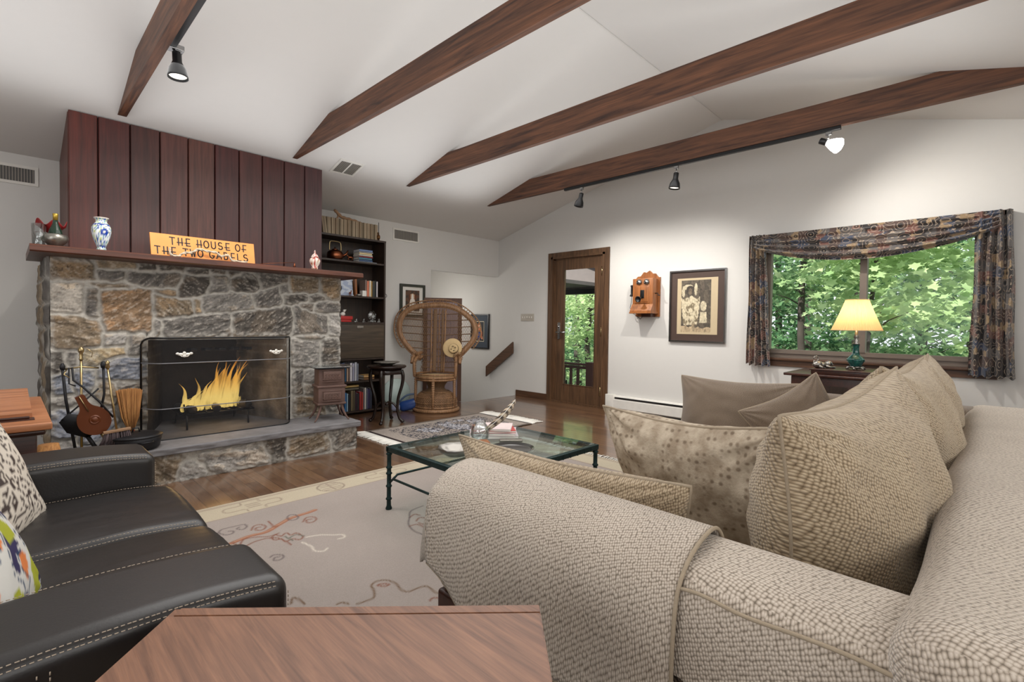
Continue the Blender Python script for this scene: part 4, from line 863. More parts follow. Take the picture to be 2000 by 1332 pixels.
RUGPATHS = [('branch', [(0.761, 2.646), (0.855, 2.675), (0.935, 2.669), (1.021, 2.72), (1.092, 2.764)]), ('branch', [(1.152, 2.773), (1.202, 2.777), (1.246, 2.788)]), ('branch', [(1.092, 2.764), (1.152, 2.773)]), ('rust', [(0.996, 2.807), (0.992, 2.748), (0.99, 2.705), (1.008, 2.708)]), ('rust', [(0.773, 2.66), (0.785, 2.597), (0.824, 2.651), (0.876, 2.641), (0.928, 2.604), (0.98, 2.61)]), ('rust', [(0.796, 2.561), (0.859, 2.59), (0.921, 2.584), (0.951, 2.555), (0.966, 2.486), (0.969, 2.431)]), ('grey', [(1.087, 2.785), (1.111, 2.812), (1.135, 2.8), (1.137, 2.754), (1.114, 2.726), (1.086, 2.737), (1.087, 2.785)]), ('rust', [(1.126, 2.666), (1.164, 2.711), (1.196, 2.697), (1.196, 2.654), (1.166, 2.628), (1.141, 2.636), (1.149, 2.676), (1.176, 2.673)]), ('rust', [(0.889, 2.742), (0.917, 2.79), (0.95, 2.788), (0.96, 2.742), (0.937, 2.711), (0.911, 2.721), (0.914, 2.756), (0.939, 2.754)]), ('grey', [(0.758, 2.825), (0.783, 2.859), (0.831, 2.858), (0.886, 2.85), (0.889, 2.811), (0.861, 2.784), (0.843, 2.816), (0.859, 2.83)]), ('grey', [(0.758, 2.825), (0.775, 2.775), (0.804, 2.767), (0.82, 2.794), (0.801, 2.812)]), ('rust', [(0.927, 2.578), (0.96, 2.601), (0.971, 2.563), (1.005, 2.586), (1.014, 2.544), (1.042, 2.55), (1.05, 2.486), (1.022, 2.459), (1.002, 2.492), (0.966, 2.486), (0.96, 2.533), (0.936, 2.537), (0.927, 2.578)]), ('dark', [(0.994, 2.514), (1.034, 2.53), (1.055, 2.487)]), ('dark', [(0.983, 2.551), (0.994, 2.473)]), ('white', [(1.059, 2.465), (1.119, 2.442), (1.168, 2.395), (1.204, 2.365), (1.196, 2.331), (1.165, 2.334)]), ('white', [(1.019, 2.422), (1.032, 2.345), (1.024, 2.29), (1.051, 2.257), (1.079, 2.273)]), ('grey', [(0.848, 2.367), (0.871, 2.379), (0.896, 2.354), (0.892, 2.324), (0.869, 2.312), (0.851, 2.325), (0.864, 2.351), (0.88, 2.342)]), ('rust', [(1.576, 2.314), (1.625, 2.336), (1.639, 2.305)]), ('grey', [(1.576, 2.314), (1.52, 2.239), (1.493, 2.144), (1.507, 2.044)]), ('grey', [(1.576, 2.314), (1.64, 2.392), (1.737, 2.41)]), ('rust', [(1.576, 2.249), (1.617, 2.275), (1.637, 2.239), (1.616, 2.194), (1.579, 2.189), (1.573, 2.22)]), ('rust', [(1.511, 2.217), (1.556, 2.204), (1.556, 2.112)]), ('gold', [(0.946, 1.739), (0.986, 1.732), (1.017, 1.735), (1.043, 1.78), (1.056, 1.822), (1.091, 1.835), (1.125, 1.811), (1.136, 1.762), (1.125, 1.708), (1.136, 1.675), (1.174, 1.67), (1.21, 1.662), (1.217, 1.636), (1.213, 1.596), (1.221, 1.562)]), ('rust', [(1.073, 1.805), (1.09, 1.779), (1.112, 1.776), (1.101, 1.797), (1.082, 1.806)]), ('gold', [(0.765, 1.917), (0.786, 1.954), (0.798, 1.934), (0.802, 1.88)]), ('gold', [(0.889, 1.791), (0.909, 1.789), (0.923, 1.762)]), ('rust', [(1.161, 1.56), (1.182, 1.566), (1.206, 1.542)])]
for kind_, pts in RUGPATHS:
    if kind_ == 'branch': motif(pts, .019, (150, 96, 70), .9); motif([(a+.006, b+.006) for a, b in pts], .007, (190, 160, 138), .5)
    elif kind_ == 'rust': motif(pts, .008, (122, 70, 50), .95)
    elif kind_ == 'dark': motif(pts, .007, (90, 94, 82), .85)
    elif kind_ == 'gold': motif(pts, .008, (98, 70, 40), .95)
    elif kind_ == 'grey': motif(pts, .008, (98, 86, 86), .9)
    elif kind_ == 'white': motif(pts, .008, (214, 204, 190), .8)
g = G(); nx, ny = len(xs), len(ys)
g.v = [(x, y, .013 if bd[i] > .006 else .003) for i, (x, y) in enumerate(P)]; g.f = [(j*nx+i, j*nx+i+1, (j+1)*nx+i+1, (j+1)*nx+i) for j in range(ny-1) for i in range(nx-1)]
rg = thing('area_rug', 'large beige Chinese rug with a cream border of round medallions and a rust blossom branch', 'rug', (1.8, 1.7, 0))
obj('pile', g, M['rug'], rg, True, np.c_[np.clip(col, 0, 1), np.ones(len(P))])
g = G()
for i in range(150):
    y = RYA+.02+(RYB_-RYA-.04)*i/149; dx = .07+.02*rnd.random(); dy = .015*(rnd.random()-.5); g.tube([(RX1-.003, y, .006), (RX1+dx*.5, y+dy, .008), (RX1+dx, y+dy*2.5, .004)], .004, 4)
f_ = obj('fringe', g, M['fringe'], rg); f_['kind'] = 'stuff'
# second rug, fringed at both ends
ax0, ax1, ay0, ay1 = 2.52, 4.08, 3.62, 4.50; st = .012
xs2 = np.arange(ax0, ax1, st); ys2 = np.arange(ay0, ay1, st); P2 = np.array([(x, y) for y in ys2 for x in xs2])
m1 = fnoise(P2, 28, 3.); m2 = fnoise(P2, 60, 8.); m3 = fnoise(P2, 4, 1.)
u = (P2[:, 0]-ax0)/(ax1-ax0); v_ = (P2[:, 1]-ay0)/(ay1-ay0)
col2 = np.tile(np.array(C(176, 164, 154)[:3]), (len(P2), 1))*(1+.3*m2)[:, None]
lat = (np.abs(m1) < .13) & (u > .12) & (u < .9) & (v_ > .16) & (v_ < .86); col2[lat] = np.array(C(62, 62, 74)[:3])
lat2 = (m3 > .05) & (u > .2) & (u < .85) & (v_ > .25) & (v_ < .8) & (np.abs(m1) > .2); col2[lat2] = np.array(C(206, 206, 214)[:3])
sb = ((u < .03) | (u > .97)); col2[sb] = np.array(C(44, 26, 26)[:3])
eb = (v_ < .05) | (v_ > .95); col2[eb] = np.array(C(120, 108, 98)[:3])*(1+.4*m1[eb])[:, None]
g = G(); nx, ny = len(xs2), len(ys2)
g.v = [(p[0], p[1], .008) for p in P2]; g.f = [(j*nx+i, j*nx+i+1, (j+1)*nx+i+1, (j+1)*nx+i) for j in range(ny-1) for i in range(nx-1)]
r2 = thing('area_rug', 'smaller dark and white patterned rug with long white fringes, beyond the glass table', 'rug', (3.3, 4.05, 0))
obj('pile', g, M['rug2'], r2, True, np.c_[np.clip(col2, 0, 1), np.ones(len(P2))])
g = G()
for s_, xe in ((-1, ax0), (1, ax1-st)):
    for i in range(90):
        y = ay0+.01+(ay1-ay0-.02)*i/89; dx = s_*((.11 if s_ < 0 else .17)+.04*rnd.random()); dy = .02*(rnd.random()-.5); g.tube([(xe, y, .006), (xe+dx*.5, y+dy, .012), (xe+dx, y+dy*2.4, .004)], .005, 4)
    g.box(min(xe, xe+s_*.05), max(xe, xe+s_*.05), ay0, ay1-st, .002, .007)
f_ = obj('fringe', g, M['fringe'], r2); f_['kind'] = 'stuff'

# ------------------------------------------------------------------ beige sofa
sf = thing('sofa', 'long beige chenille sofa with its near arm covered by a draped throw, facing the fireplace', 'sofa', (2.1, .5, .013))
def sag(p):
    q = p.copy(); q.z += .008*noise.noise(Vector((p.x*3, p.y*3, 1))); return q
def wob(amp, fr, sd):
    def f(p):
        n = Vector((noise.noise(p*fr+Vector((sd, 0, 0))), noise.noise(p*fr+Vector((0, sd, 5))), noise.noise(p*fr+Vector((3, 0, sd))))); return p+n*amp
    return f
def nearsag(p):
    q = p+Vector((.006*noise.noise(p*5), 0, .006*noise.noise(p*4+Vector((2, 0, 0)))))
    if p.y > .95: q.z -= (p.y-.95)**2*.25*(1 if p.z > .5 else .0)
    q.z -= .14*max(0, .97-p.x)*(1 if p.z > .5 else .0)
    return q
g = G(); g.rb(.825, 1.03, -.30, 1.11, .36, .695, .06, 7, fn=nearsag, n=26); obj('arm', g, M['knit'], sf)
# the throw over the front half of the near arm
def throw(u, v):
    y = 1.135-.75*u-.05*v*(1-u)
    prof = spl([(1.045, .50), (1.043, .58), (1.033, .655), (1.0, .70), (.955, .708), (.89, .694), (.845, .668), (.818, .63), (.806, .56), (.802, .47), (.798, .385)], 6)
    n = len(prof)-1; k_ = v*n; i = min(int(k_), n-1); f = k_-i; x = prof[i][0]*(1-f)+prof[i+1][0]*f; z = prof[i][1]*(1-f)+prof[i+1][1]*f
    w_ = max(0, (v-.62)/.38); z += -.02*w_*math.sin(u*3.0)+.075*w_*max(0, 1-u*4)
    z -= (max(0, y-.95))**2*.3*(1-w_); x += .006*math.sin(u*19)*w_; return (x+.004*noise.noise(Vector((x*6, y*6, z*6))), y, z)
g = G(); g.grid(throw, 70, 60)
for j in range(61):
    for i in range(71): g.uv[j*71+i] = (i/70*.78, j/60*.62)
# front flap over the arm end
def flap(u, v):
    if u < .5: e = 1
    x = 0; zt = .50+.215*math.sin(math.pi*min(1, max(0, (u*1.0+.0)))**.6)**.35 if 0 < u < 1 else .5
    zt = {True: .70}.get(True); top = throw(0, .02+.97*u); x = top[0]; z = top[2]*(1-v)+(.45)*v; return (x, top[1]+.022*math.sin(v*1.6)+.004*math.sin(u*9), z)
n0_ = len(g.v); g.grid(flap, 20, 20)
for j in range(21):
    for i in range(21): g.uv[n0_+j*21+i] = (i/20*.3, j/20*.28)
o = obj('throw_cover', g, M['knit'], sf); sd = o.modifiers.new('t', 'SOLIDIFY'); sd.thickness = .008; sd.offset = 0
g = G(); g.tube([Vector(throw(1, v))+Vector((-.002, -.003, .003)) for v in np.linspace(0, 1, 50)], .004, 8); g.tube([Vector(throw(u, 1))+Vector((0, 0, -.002)) for u in np.linspace(0, 1, 40)], .004, 8); obj('throw_seam', g, M['piping'], sf)
g = G(); g.tube([(.824+.002*math.sin(i), .385-.02*i, .648+.003*math.sin(i*.7)) for i in range(36)], .0035, 8); obj('piping', g, M['piping'], sf)
g = G(); g.rb(.78, 3.52, -.24, .085, .28, .735, .075, 8, fn=wob(.012, 2.2, 4.), n=30); obj('back', g, M['knit'], sf)
g = G(); g.rb(3.27, 3.52, -.1, 1.17, .28, .72, .08, 7, fn=wob(.008, 3, 2.), n=12); obj('arm', g, M['knit3'], sf)
g = G(); g.rb(1.0, 3.3, .05, 1.14, .13, .30, .02, 3); obj('base', g, M['knit'], sf)
for i in range(3):
    x0 = 1.04+.745*i; g = G(); g.rb(x0, x0+.735, .08, 1.15, .30, .455, .05, 6, fn=wob(.008, 4, i*3.), n=10); obj('seat_cushion', g, M['knit2'], sf)
g = G(); g.rb(.835, 1.02, -.2, 1.09, .12, .37, .01); obj('rail', g, M['deskdark'], sf, 'auto'); g = G(); g.rb(3.3, 3.5, -.2, 1.14, .12, .31, .01); obj('rail', g, M['deskdark'], sf, 'auto')
for x, y in ((.88, 1.045), (.88, -.14), (3.44, 1.10), (3.44, -.14)):
    g = G(); g.rb(x-.045, x+.045, y-.045, y+.045, .013, .20, .006); obj('leg', g, M['deskdark'], sf, 'auto')

def pillow(name, label, c, w_, h_, t_, rot, mat, seed, group=None, cat='cushion', sagk=.12, wr=.012, ear=.09, pip=True, bend=0):
    root = thing(name, label, cat, c, group); n = 30; c = Vector(c)
    def P_(u, v, s_):
        X = w_/2*u*(1-ear*math.cos(v*math.pi/2)**1.2); Y = h_/2*v*(1-ear*math.cos(u*math.pi/2)**1.2)
        th = (max(0, 1-abs(u)**2.4)*max(0, 1-abs(v)**2.4))**.5; th *= (1-sagk*v)
        Z = s_*t_/2*th
        nz = noise.noise(Vector((X*7, Y*7, seed+s_)))*wr*th**.5*1.6+noise.noise(Vector((X*18, Y*18, seed*2+s_)))*wr*.5*th**.5
        cr = 0
        for cu_, cv in ((1, 1), (-1, 1), (1, -1), (-1, -1)):
            du, dv = u-cu_, v-cv; r_ = math.hypot(du, dv); an = math.atan2(dv, du); cr += math.sin(an*14+seed)*math.exp(-r_*2.6)*min(1, r_*4)
        Z += s_*(nz+cr*wr*.9*th**.3)
        Y += -.02*sagk*(1-u*u); q = Vector((X, Z+bend*(u*u), Y)); return rot @ q+c
    g = G()
    for s_ in (1, -1):
        g.grid(lambda a, b: P_(math.sin((a-.5)*math.pi), math.sin((b-.5)*math.pi), s_), n*2, n*2)
        for b_ in range(n*2+1):
            for a_ in range(n*2+1): g.uv[(0 if s_ == 1 else (n*2+1)**2)+b_*(n*2+1)+a_] = (w_/2*math.sin((a_/(n*2)-.5)*math.pi)*1.08, h_/2*math.sin((b_/(n*2)-.5)*math.pi)*1.1)
    g2 = G(); k_ = len(g.f)//2; g.f = [f[::-1] for f in g.f[:k_]]+g.f[k_:]
    obj('cover', g, mat, root)
    if pip:
        ed = [P_(u, -1, 1) for u in np.linspace(-1, 1, 40)]+[P_(1, v, 1) for v in np.linspace(-1, 1, 40)]+[P_(u, 1, 1) for u in np.linspace(1, -1, 40)]+[P_(-1, v, 1) for v in np.linspace(1, -1, 40)]
        o_ = [ed[0]]
        for e in ed[1:]:
            if (e-o_[-1]).length > 1e-4: o_.append(e)
        g = G(); g.tube(o_[:-1], .004, 6, closed=True); obj('piping', g, M['piping'], root)
    return root
BC = 'loose cushions on the beige sofa'
pillow('back_cushion', 'huge tan chenille back cushion, nearest the camera on the beige sofa', (1.49, .245, .67), .76, .59, .37, RZ(-8) @ RX(0) @ RY(-5), M['knit2'], 1., BC, wr=.016, ear=.12)
pillow('back_cushion', 'tan chenille back cushion standing behind the nearest one on the beige sofa', (2.22, .225, .675), .76, .64, .34, RZ(-3) @ RX(2) @ RY(0), M['knit2'], 4., BC, wr=.014, ear=.12)
pillow('back_cushion', 'tall tan back cushion farthest along the beige sofa, by the window', (2.88, .225, .665), .74, .62, .32, RZ(3) @ RX(4) @ RY(-2), M['knit2'], 9., BC, wr=.014, ear=.12)
pillow('throw_cushion', 'long tan piped cushion leaning inside the near arm of the beige sofa', (1.155, .90, .525), .84, .42, .20, RZ(90) @ RX(-14) @ RY(1.5), M['knit2'], 2.5, BC, wr=.012)
pillow('throw_cushion', 'spotted taupe velour cushion with a peaked corner behind the long tan one', (1.42, .60, .635), .60, .47, .22, RZ(82) @ RX(-20) @ RY(3), M['spotted'], 5.5, BC, wr=.022, ear=.12)
pillow('throw_cushion', 'wide brown cushion leaning against the far arm of the beige sofa', (3.08, 1.09, .57), .70, .45, .22, RZ(97) @ RX(14), M['knit3'], 7.5, BC, wr=.01)
pillow('throw_cushion', 'brown peaked cushion between the wide brown one and the big back cushions', (2.92, .70, .575), .44, .44, .20, RZ(112) @ RX(12) @ RY(32), M['knit3'], 8.5, BC, wr=.014, ear=.12)

# ------------------------------------------------------------------ black leather loveseat
ls = thing('leather_loveseat', 'black leather loveseat with pale contrast stitching, facing the window wall', 'sofa', (-.05, 1.83, .013))
def armfn(p):
    q = p.copy(); xx = min(1, max(0, (p.x+.1)/.52)); q.z -= (.018*xx**3-.008*math.sin(3*xx))*(1 if p.z > .3 else 0)
    q.y += .004*noise.noise(p*6); q.x -= .03*max(0, (.35-p.z))*0; return q
def stitch(g, pts, L_=.0055, gap=.0035, r=.0010):
    P_ = [Vector(p) for p in pts]; acc = 0
    for a, b in zip(P_[:-1], P_[1:]):
        d = b-a; ln = d.length; t = 0
        while t < ln:
            e = min(ln, t+L_)
            if e-t > .003: g.tube([a+d*(t/ln), a+d*(e/ln)], r, 4)
            t += L_+gap
def seamline(o, pts):
    g = G(); stitch(g, pts); obj('stitching', g, M['thread'], o)
for y0, y1, nm in ((1.035, 1.29, 'near'), (2.36, 2.615, 'far')):
    g = G(); g.rb(-.50, .415, y0, y1, .08, .592, .035, 6, fn=armfn, n=24); o = obj('arm', g, M['leather'], ls)
    seam = lambda pts, o=o: seamline(o, pts)
    for yy in (y0+.006, y1-.006):
        for k_ in (0, 1):
            pts = [armfn(Vector((x, yy, .592-.009-.008*k_)))+Vector((0, (-.0045 if yy < (y0+y1)/2 else .0045)*(1 if k_ else .2), .002)) for x in np.linspace(-.46, .385, 26)]; seam(pts)
        pts = [Vector((.414, yy+(.012 if yy < (y0+y1)/2 else -.012), z)) for z in np.linspace(.54, .12, 12)]; seam(pts)
    if nm == 'near':
        for x in (.03, .045): seam([(x, y0-.001, z) for z in np.linspace(.56, .12, 14)])
g = G(); g.rb(-.46, .34, 1.28, 2.37, .08, .30, .02); g.rb(-.72, -.42, 1.05, 2.60, .08, .86, .08, 6); obj('back', g, M['leather'], ls)
def seatfn(y0, y1):
    def f(p):
        q = p.copy(); cy = (p.y-(y0+y1)/2)/((y1-y0)/2); xx = (p.x+.05)/.5
        if p.z > .4: q.z += .014*(1-cy*cy)+.022*xx-.03*max(0, xx)**3+.003*noise.noise(Vector((p.x*6, p.y*28, 2)))
        return q
    return f
for y0, y1 in ((1.292, 1.825), (1.83, 2.358)):
    g = G(); g.rb(-.42, .47, y0, y1, .27, .455, .04, 6, fn=seatfn(y0, y1), n=26); o = obj('seat_cushion', g, M['leather'], ls)
    f = seatfn(y0, y1)
    for yy in (y0+.016, y1-.016): seamline(o, [f(Vector((x, yy, .4545)))+Vector((0, 0, .0005)) for x in np.linspace(-.4, .43, 22)])
for x, y in ((.33, 1.12), (.33, 2.52), (-.6, 1.12), (-.6, 2.52)):
    g = G(); g.rb(x-.03, x+.03, y-.03, y+.03, .013, .085, .005); obj('leg', g, M['ink'], ls, 'auto')
# printed cushions on the loveseat
def pat(fn):
    k = vcol; return fn
def printcush(label, c, w_, h_, t_, rot, seed, fn):
    r_ = pillow('throw_cushion', label, c, w_, h_, t_, rot, M['art'], seed, 'printed cushions on the leather loveseat', pip=True, wr=.006)
    o = [q for q in r_.children if q.name.startswith('cover')][0]; me = o.data; at = me.color_attributes.new('Col', 'FLOAT_COLOR', 'POINT'); inv = rot.inverted()
    cs = []
    for vv in me.vertices: p = inv @ vv.co; cs.append(fn(p.x/w_+.5, p.z/h_+.5))
    at.data.foreach_set('color', np.array(cs, dtype=np.float32).ravel())
def f_line(u, v):
    n = noise.noise(Vector((u*4, v*4, 3))); s_ = math.sin((u+v)*60+n*20); return C(40, 32, 34) if s_ > .35 else C(214, 206, 196)
def f_crack(u, v):
    n = noise.noise(Vector((u*9, v*9, 3))); n2 = noise.noise(Vector((u*16, v*12, 8))); return C(60, 46, 42) if abs(n) < .05 or abs(n2) < .05 else C(212, 202, 188)
def f_floral(u, v):
    n = noise.noise(Vector((u*5, v*5, 3))); n2 = noise.noise(Vector((u*4.5, v*4.5, 9)))
    if n2 > .2: return C(168, 172, 40)
    if n > .13: return C(44, 38, 84)
    if abs(n) < .035: return C(26, 60, 96)
    if n2 < -.38: return C(222, 128, 66)
    return C(214, 212, 206)
printcush('cushion with a cracked grey line print, deepest on the leather loveseat', (-.03, 2.12, .60), .40, .36, .10, RZ(70) @ RX(-20), 3.3, f_crack)
printcush('cushion with a black and white zigzag print on the leather loveseat', (-.125, 1.84, .60), .38, .36, .15, RZ(86) @ RX(-18), 6.3, f_line)
printcush('cushion with a bold purple, white and lime floral print, nearest on the loveseat', (-.05, 1.47, .615), .34, .36, .11, RZ(78) @ RX(-22), 8.3, f_floral)

# ------------------------------------------------------------------ corner table in the foreground
ct = thing('side_table', 'reddish-brown wooden side table top in the foreground between the two sofas', 'table', (.3, .62, 0))
A_, B_, d_ = Vector((.199, .987, 0)), Vector((.652, .556, 0)), Vector((-.66, -.70, 0)).normalized()
D_ = A_+d_*.58-(B_-A_).normalized()*.0; E_ = B_+d_*.58
tp = [A_, B_, E_, D_]
def quadfn(g, q, z0, z1): g.prism([(p.x, p.y, z0) for p in q], (0, 0, z1-z0))
cn = sum(tp, Vector())/4
def inset(q, k_): return [cn+(p-cn)*k_ for p in q]
g = G(); quadfn(g, inset(tp, .997), .590, .615); obj('top', g, M['tabletop'], ct, False)
g = G(); ud_ = (B_-A_).normalized(); quadfn(g, [A_+ud_*.012+d_*.002, B_-ud_*.002+d_*.002, B_-ud_*.002+d_*.022, A_+ud_*.012+d_*.022], .615, .6175); quadfn(g, [A_+d_*.026+ud_*.004, B_+d_*.026-ud_*.004, E_, D_], .615, .6175); obj('inlay', g, M['tabletop'], ct, False)
g = G(); quadfn(g, inset(tp, .90), .50, .590); obj('apron', g, M['deskdark'], ct, False)
for p in inset(tp, .86):
    g = G(); g.rb(p.x-.022, p.x+.022, p.y-.022, p.y+.022, 0.013, .50, .004); obj('leg', g, M['deskdark'], ct, 'auto')

# ------------------------------------------------------------------ glass coffee table
TX0, TX1, TY0, TY1, TZ = 1.56, 2.50, 1.70, 2.51, .385
tb = thing('coffee_table', 'glass-topped coffee table with a dark green bamboo-style metal frame', 'coffee table', (2.03, 2.1, .013))
g = G()
g.rb(TX0-.012, TX1+.012, TY0-.012, TY0+.018, TZ-.03, TZ, .004); g.rb(TX0-.012, TX1+.012, TY1-.018, TY1+.012, TZ-.03, TZ, .004); g.rb(TX0-.012, TX0+.018, TY0, TY1, TZ-.03, TZ, .004); g.rb(TX1-.018, TX1+.012, TY0, TY1, TZ-.03, TZ, .004)
for i in range(1, 14):
    x = TX0+(TX1-TX0)*i/14; g.rb(x-.003, x+.003, TY0-.0135, TY0+.0, TZ-.031, TZ-.002, .001)
obj('top_frame', g, M['verdigris'], tb, 'auto')
g = G(); g.rb(TX0+.004, TX1-.004, TY0+.004, TY1-.004, TZ-.004, TZ+.004, .002); obj('glass_top', g, M['tglass'], tb, 'auto')
for x in (TX0+.003, TX1-.003):
    for y in (TY0+.003, TY1-.003):
        g = G(); pf = [(.018, .013), (.019, .02), (.013, .035)]
        for z in (.075, .15, .225, .26, .34): pf += [(.0125, z-.008), (.018, z-.003), (.018, z+.003), (.0125, z+.008)]
        pf += [(.0135, .35), (.018, .357)]; g.lathe(pf, (x, y, 0), 14); obj('leg', g, M['verdigris'], tb)
g = G()
for y in (TY0+.003, TY1-.003):
    g.tube([(TX0+.003, y, .165), (TX0+.04, y, .19), (TX0+.06, y, .205), (TX1-.06, y, .205), (TX1-.04, y, .19), (TX1-.003, y, .165)], .007, 8)
for x in (TX0+.003, TX1-.003): g.tube([(x, TY0, .165), (x, TY0+.05, .2), (x, TY1-.05, .2), (x, TY1, .165)], .007, 8)
obj('stretcher', g, M['verdigris'], tb)

# ------------------------------------------------------------------ desk by the fireplace
dk = thing('writing_desk', 'antique wooden desk with a light oak top, left of the fireplace behind the loveseat', 'desk', (-.3, 3.2, 0))
g = G(); g.rb(-.62, .09, 2.84, 3.72, .03, .625, .006); obj('body', g, M['deskdark'], dk, 'auto')
g = G(); g.rb(-.68, .135, 2.79, 3.76, .645, .675, .006); obj('top', g, M['oak'], dk, 'auto')
g = G(); g.rb(-.65, .115, 2.81, 3.74, .622, .645, .008); obj('moulding', g, M['deskdark'], dk, 'auto')
g = G(); g.prism([(-.62, 2.98, .676), (-.62, 3.66, .676), (-.62, 3.66, .735), (-.62, 2.98, .695)], (.70, 0, 0)); obj('lid', g, M['oak'], dk, False)
g = G(); g.box(-.62, .085, 2.90, 2.965, .675, .679); g.tube([(-.5, 2.93, .684), (.07, 2.93, .684)], .006, 6); obj('pen_tray', g, M['deskdark'], dk, False)
g = G()
for q in ((-.56, .0, 2.833, 2.84, .52, .535), (-.56, .0, 2.833, 2.84, .10, .115), (-.56, -.545, 2.833, 2.84, .10, .535), (-.015, .0, 2.833, 2.84, .10, .535)): g.box(*q)
obj('panel_moulding', g, M['oak'], dk, False)

# ------------------------------------------------------------------ bookcase
bk = thing('bookcase', 'tall dark brown bookcase with a drop-front flap, right of the stone fireplace', 'bookcase', (2.8, 5.5, 0))
bx0, bx1, by0, by1 = 2.30, 3.285, 5.38, 5.68
for x in (bx0, bx1-.022):
    g = G(); g.box(x, x+.022, by0, by1, 0, 2.105); obj('side', g, M['darkwood'], bk, False)
g = G(); g.box(bx0, bx1, by1-.012, by1, .05, 2.1); obj('back', g, M['darkwood'], bk, False)
for z in (.05, .405, 1.415, 1.825):
    g = G(); g.box(bx0+.022, bx1-.022, by0+.006, by1-.012, z-.02, z); obj('shelf', g, M['darkwood'], bk, False)
g = G(); g.box(bx0, bx1, by0-.004, by1, 2.085, 2.107); obj('top', g, M['darkwood'], bk, False)
g = G(); g.box(bx0+.022, bx1-.022, by0, by1-.012, 1.08, 1.105); g.box(bx0+.022, bx1-.022, by0, by1-.012, .655, .675); obj('shelf', g, M['darkwood'], bk, False)
g = G(); g.rb(bx0+.024, bx1-.024, by0-.012, by0+.006, .678, 1.078, .003); fp_ = obj('drop_front', g, M['flapwood'], bk, 'auto')
g = G(); g.rb(2.90, 2.98, by0-.018, by0-.012, 1.03, 1.062, .003); g.tube([(2.91, by0-.02, 1.04), (2.94, by0-.028, 1.035), (2.97, by0-.02, 1.04)], .003, 6); obj('label_handle', g, M['silver'], fp_)
def book(x0, x1, y0, y1, z0, z1, c, label, group, lean=0, flat=False, nm='book'):
    g = G(); rot = RY(lean) if lean else None; pv = (x0, (y0+y1)/2, z0)
    if flat:
        g.box(x0, x1, y0, y1, z0, z0+.0025, rot, pv); g.box(x0, x1, y0, y1, z1-.0025, z1, rot, pv); g.box(x0, x1, y0, y0+.003, z0, z1, rot, pv)
    else:
        g.box(x0, x0+.002, y0, y1, z0, z1, rot, pv); g.box(x1-.002, x1, y0, y1, z0, z1, rot, pv); g.box(x0, x1, y0, y0+.003, z0, z1, rot, pv)
    key = 'cover_%d_%d_%d' % c; m_ = bpy.data.materials.get(key) or plain(key, C(*c), .55)
    t = thing(nm, label, 'magazine' if nm == 'magazine' else 'book', (x0, y0, z0), group); obj('cover', g, m_, t, False)
    g = G()
    if flat: g.box(x0+.003, x1-.003, y0+.003, y1-.004, z0+.0025, z1-.0025, rot, pv)
    else: g.box(x0+.002, x1-.002, y0+.003, y1-.003, z0+.003, z1-.004, rot, pv)
    obj('pages', g, M['fringe'], t, False)
    return t
# magazines on top: one built, the rest copied
def dup(root, loc, rz=0, ry=0):
    r_ = root.copy(); COL.objects.link(r_); r_.location = loc; r_.rotation_euler = (0, ry, rz)
    for chd in list(root.children):
        c_ = chd.copy(); COL.objects.link(c_); c_.parent = r_
    return r_
MG = 'magazines in a row on top of the bookcase'; ML = 'tan-spined magazine in the packed row on top of the bookcase'
protos = []
for c in ((150, 130, 104), (136, 120, 96), (166, 148, 122)):
    protos.append(book(2.50, 2.5152, 5.42, 5.60, 2.108, 2.30, c, ML, MG, nm='magazine'))
x = 2.508
for i, p in enumerate(protos): p.location = (x+.0165*i, 5.42, 2.108); p.rotation_euler = (0, R(-7), 0)
for i in range(3, 42):
    dup(protos[(i*i+i//3) % 3], (2.508+.0165*i, 5.42+.006*((i*7) % 3), 2.108), 0, R(-7+i) if i < 8 else 0)
# stack lying flat on the upper shelf
cs = [((196, 200, 206), 'white'), ((60, 84, 120), 'navy blue'), ((70, 120, 140), 'teal'), ((140, 50, 56), 'dark red'), ((206, 200, 186), 'cream'), ((220, 200, 150), 'yellow-cream'), ((170, 170, 176), 'grey'), ((110, 130, 170), 'pale blue')]
z = 1.826
for i, (c, nmc) in enumerate(cs):
    h = (.008, .022, .024, .016, .018, .02, .014, .024)[i]; w0 = (2.925, 3.18) if i == 0 else (2.942+.004*(i % 2), 3.125-.006*(i % 3))
    where = 'lowest and widest' if i == 0 else ('topmost' if i == 7 else 'number %d from the bottom' % (i+1))
    book(w0[0], w0[1], 5.41, 5.56, z, z+h, c, '%s book, %s in the flat stack on the upper shelf' % (nmc, where), 'books stacked flat on the upper bookcase shelf', flat=True); z += h+.0008
x = 3.03
for c, nmc, w_, h in [((142, 122, 112), 'taupe', .02, .2), ((206, 120, 90), 'salmon', .03, .19), ((216, 206, 186), 'cream', .026, .195), ((180, 140, 70), 'mustard', .014, .19), ((52, 54, 50), 'black', .035, .195), ((40, 44, 52), 'dark blue', .012, .2), ((196, 190, 190), 'pale grey', .022, .19)]:
    book(x, x+w_, 5.42, 5.56, 1.416, 1.416+h, c, 'upright %s book on the shelf of the bookcase with the leaning blue picture' % nmc, 'upright books on the middle bookcase shelf'); x += w_+.002
x = 2.345
rows = [((50, 60, 84), 'slate blue', .03, .20), ((150, 90, 60), 'brown', .025, .19), ((120, 44, 44), 'maroon', .02, .2), ((60, 90, 60), 'green', .03, .18), ((180, 160, 120), 'tan', .028, .2), ((50, 60, 84), 'slate blue', .03, .2)]
x = 2.66
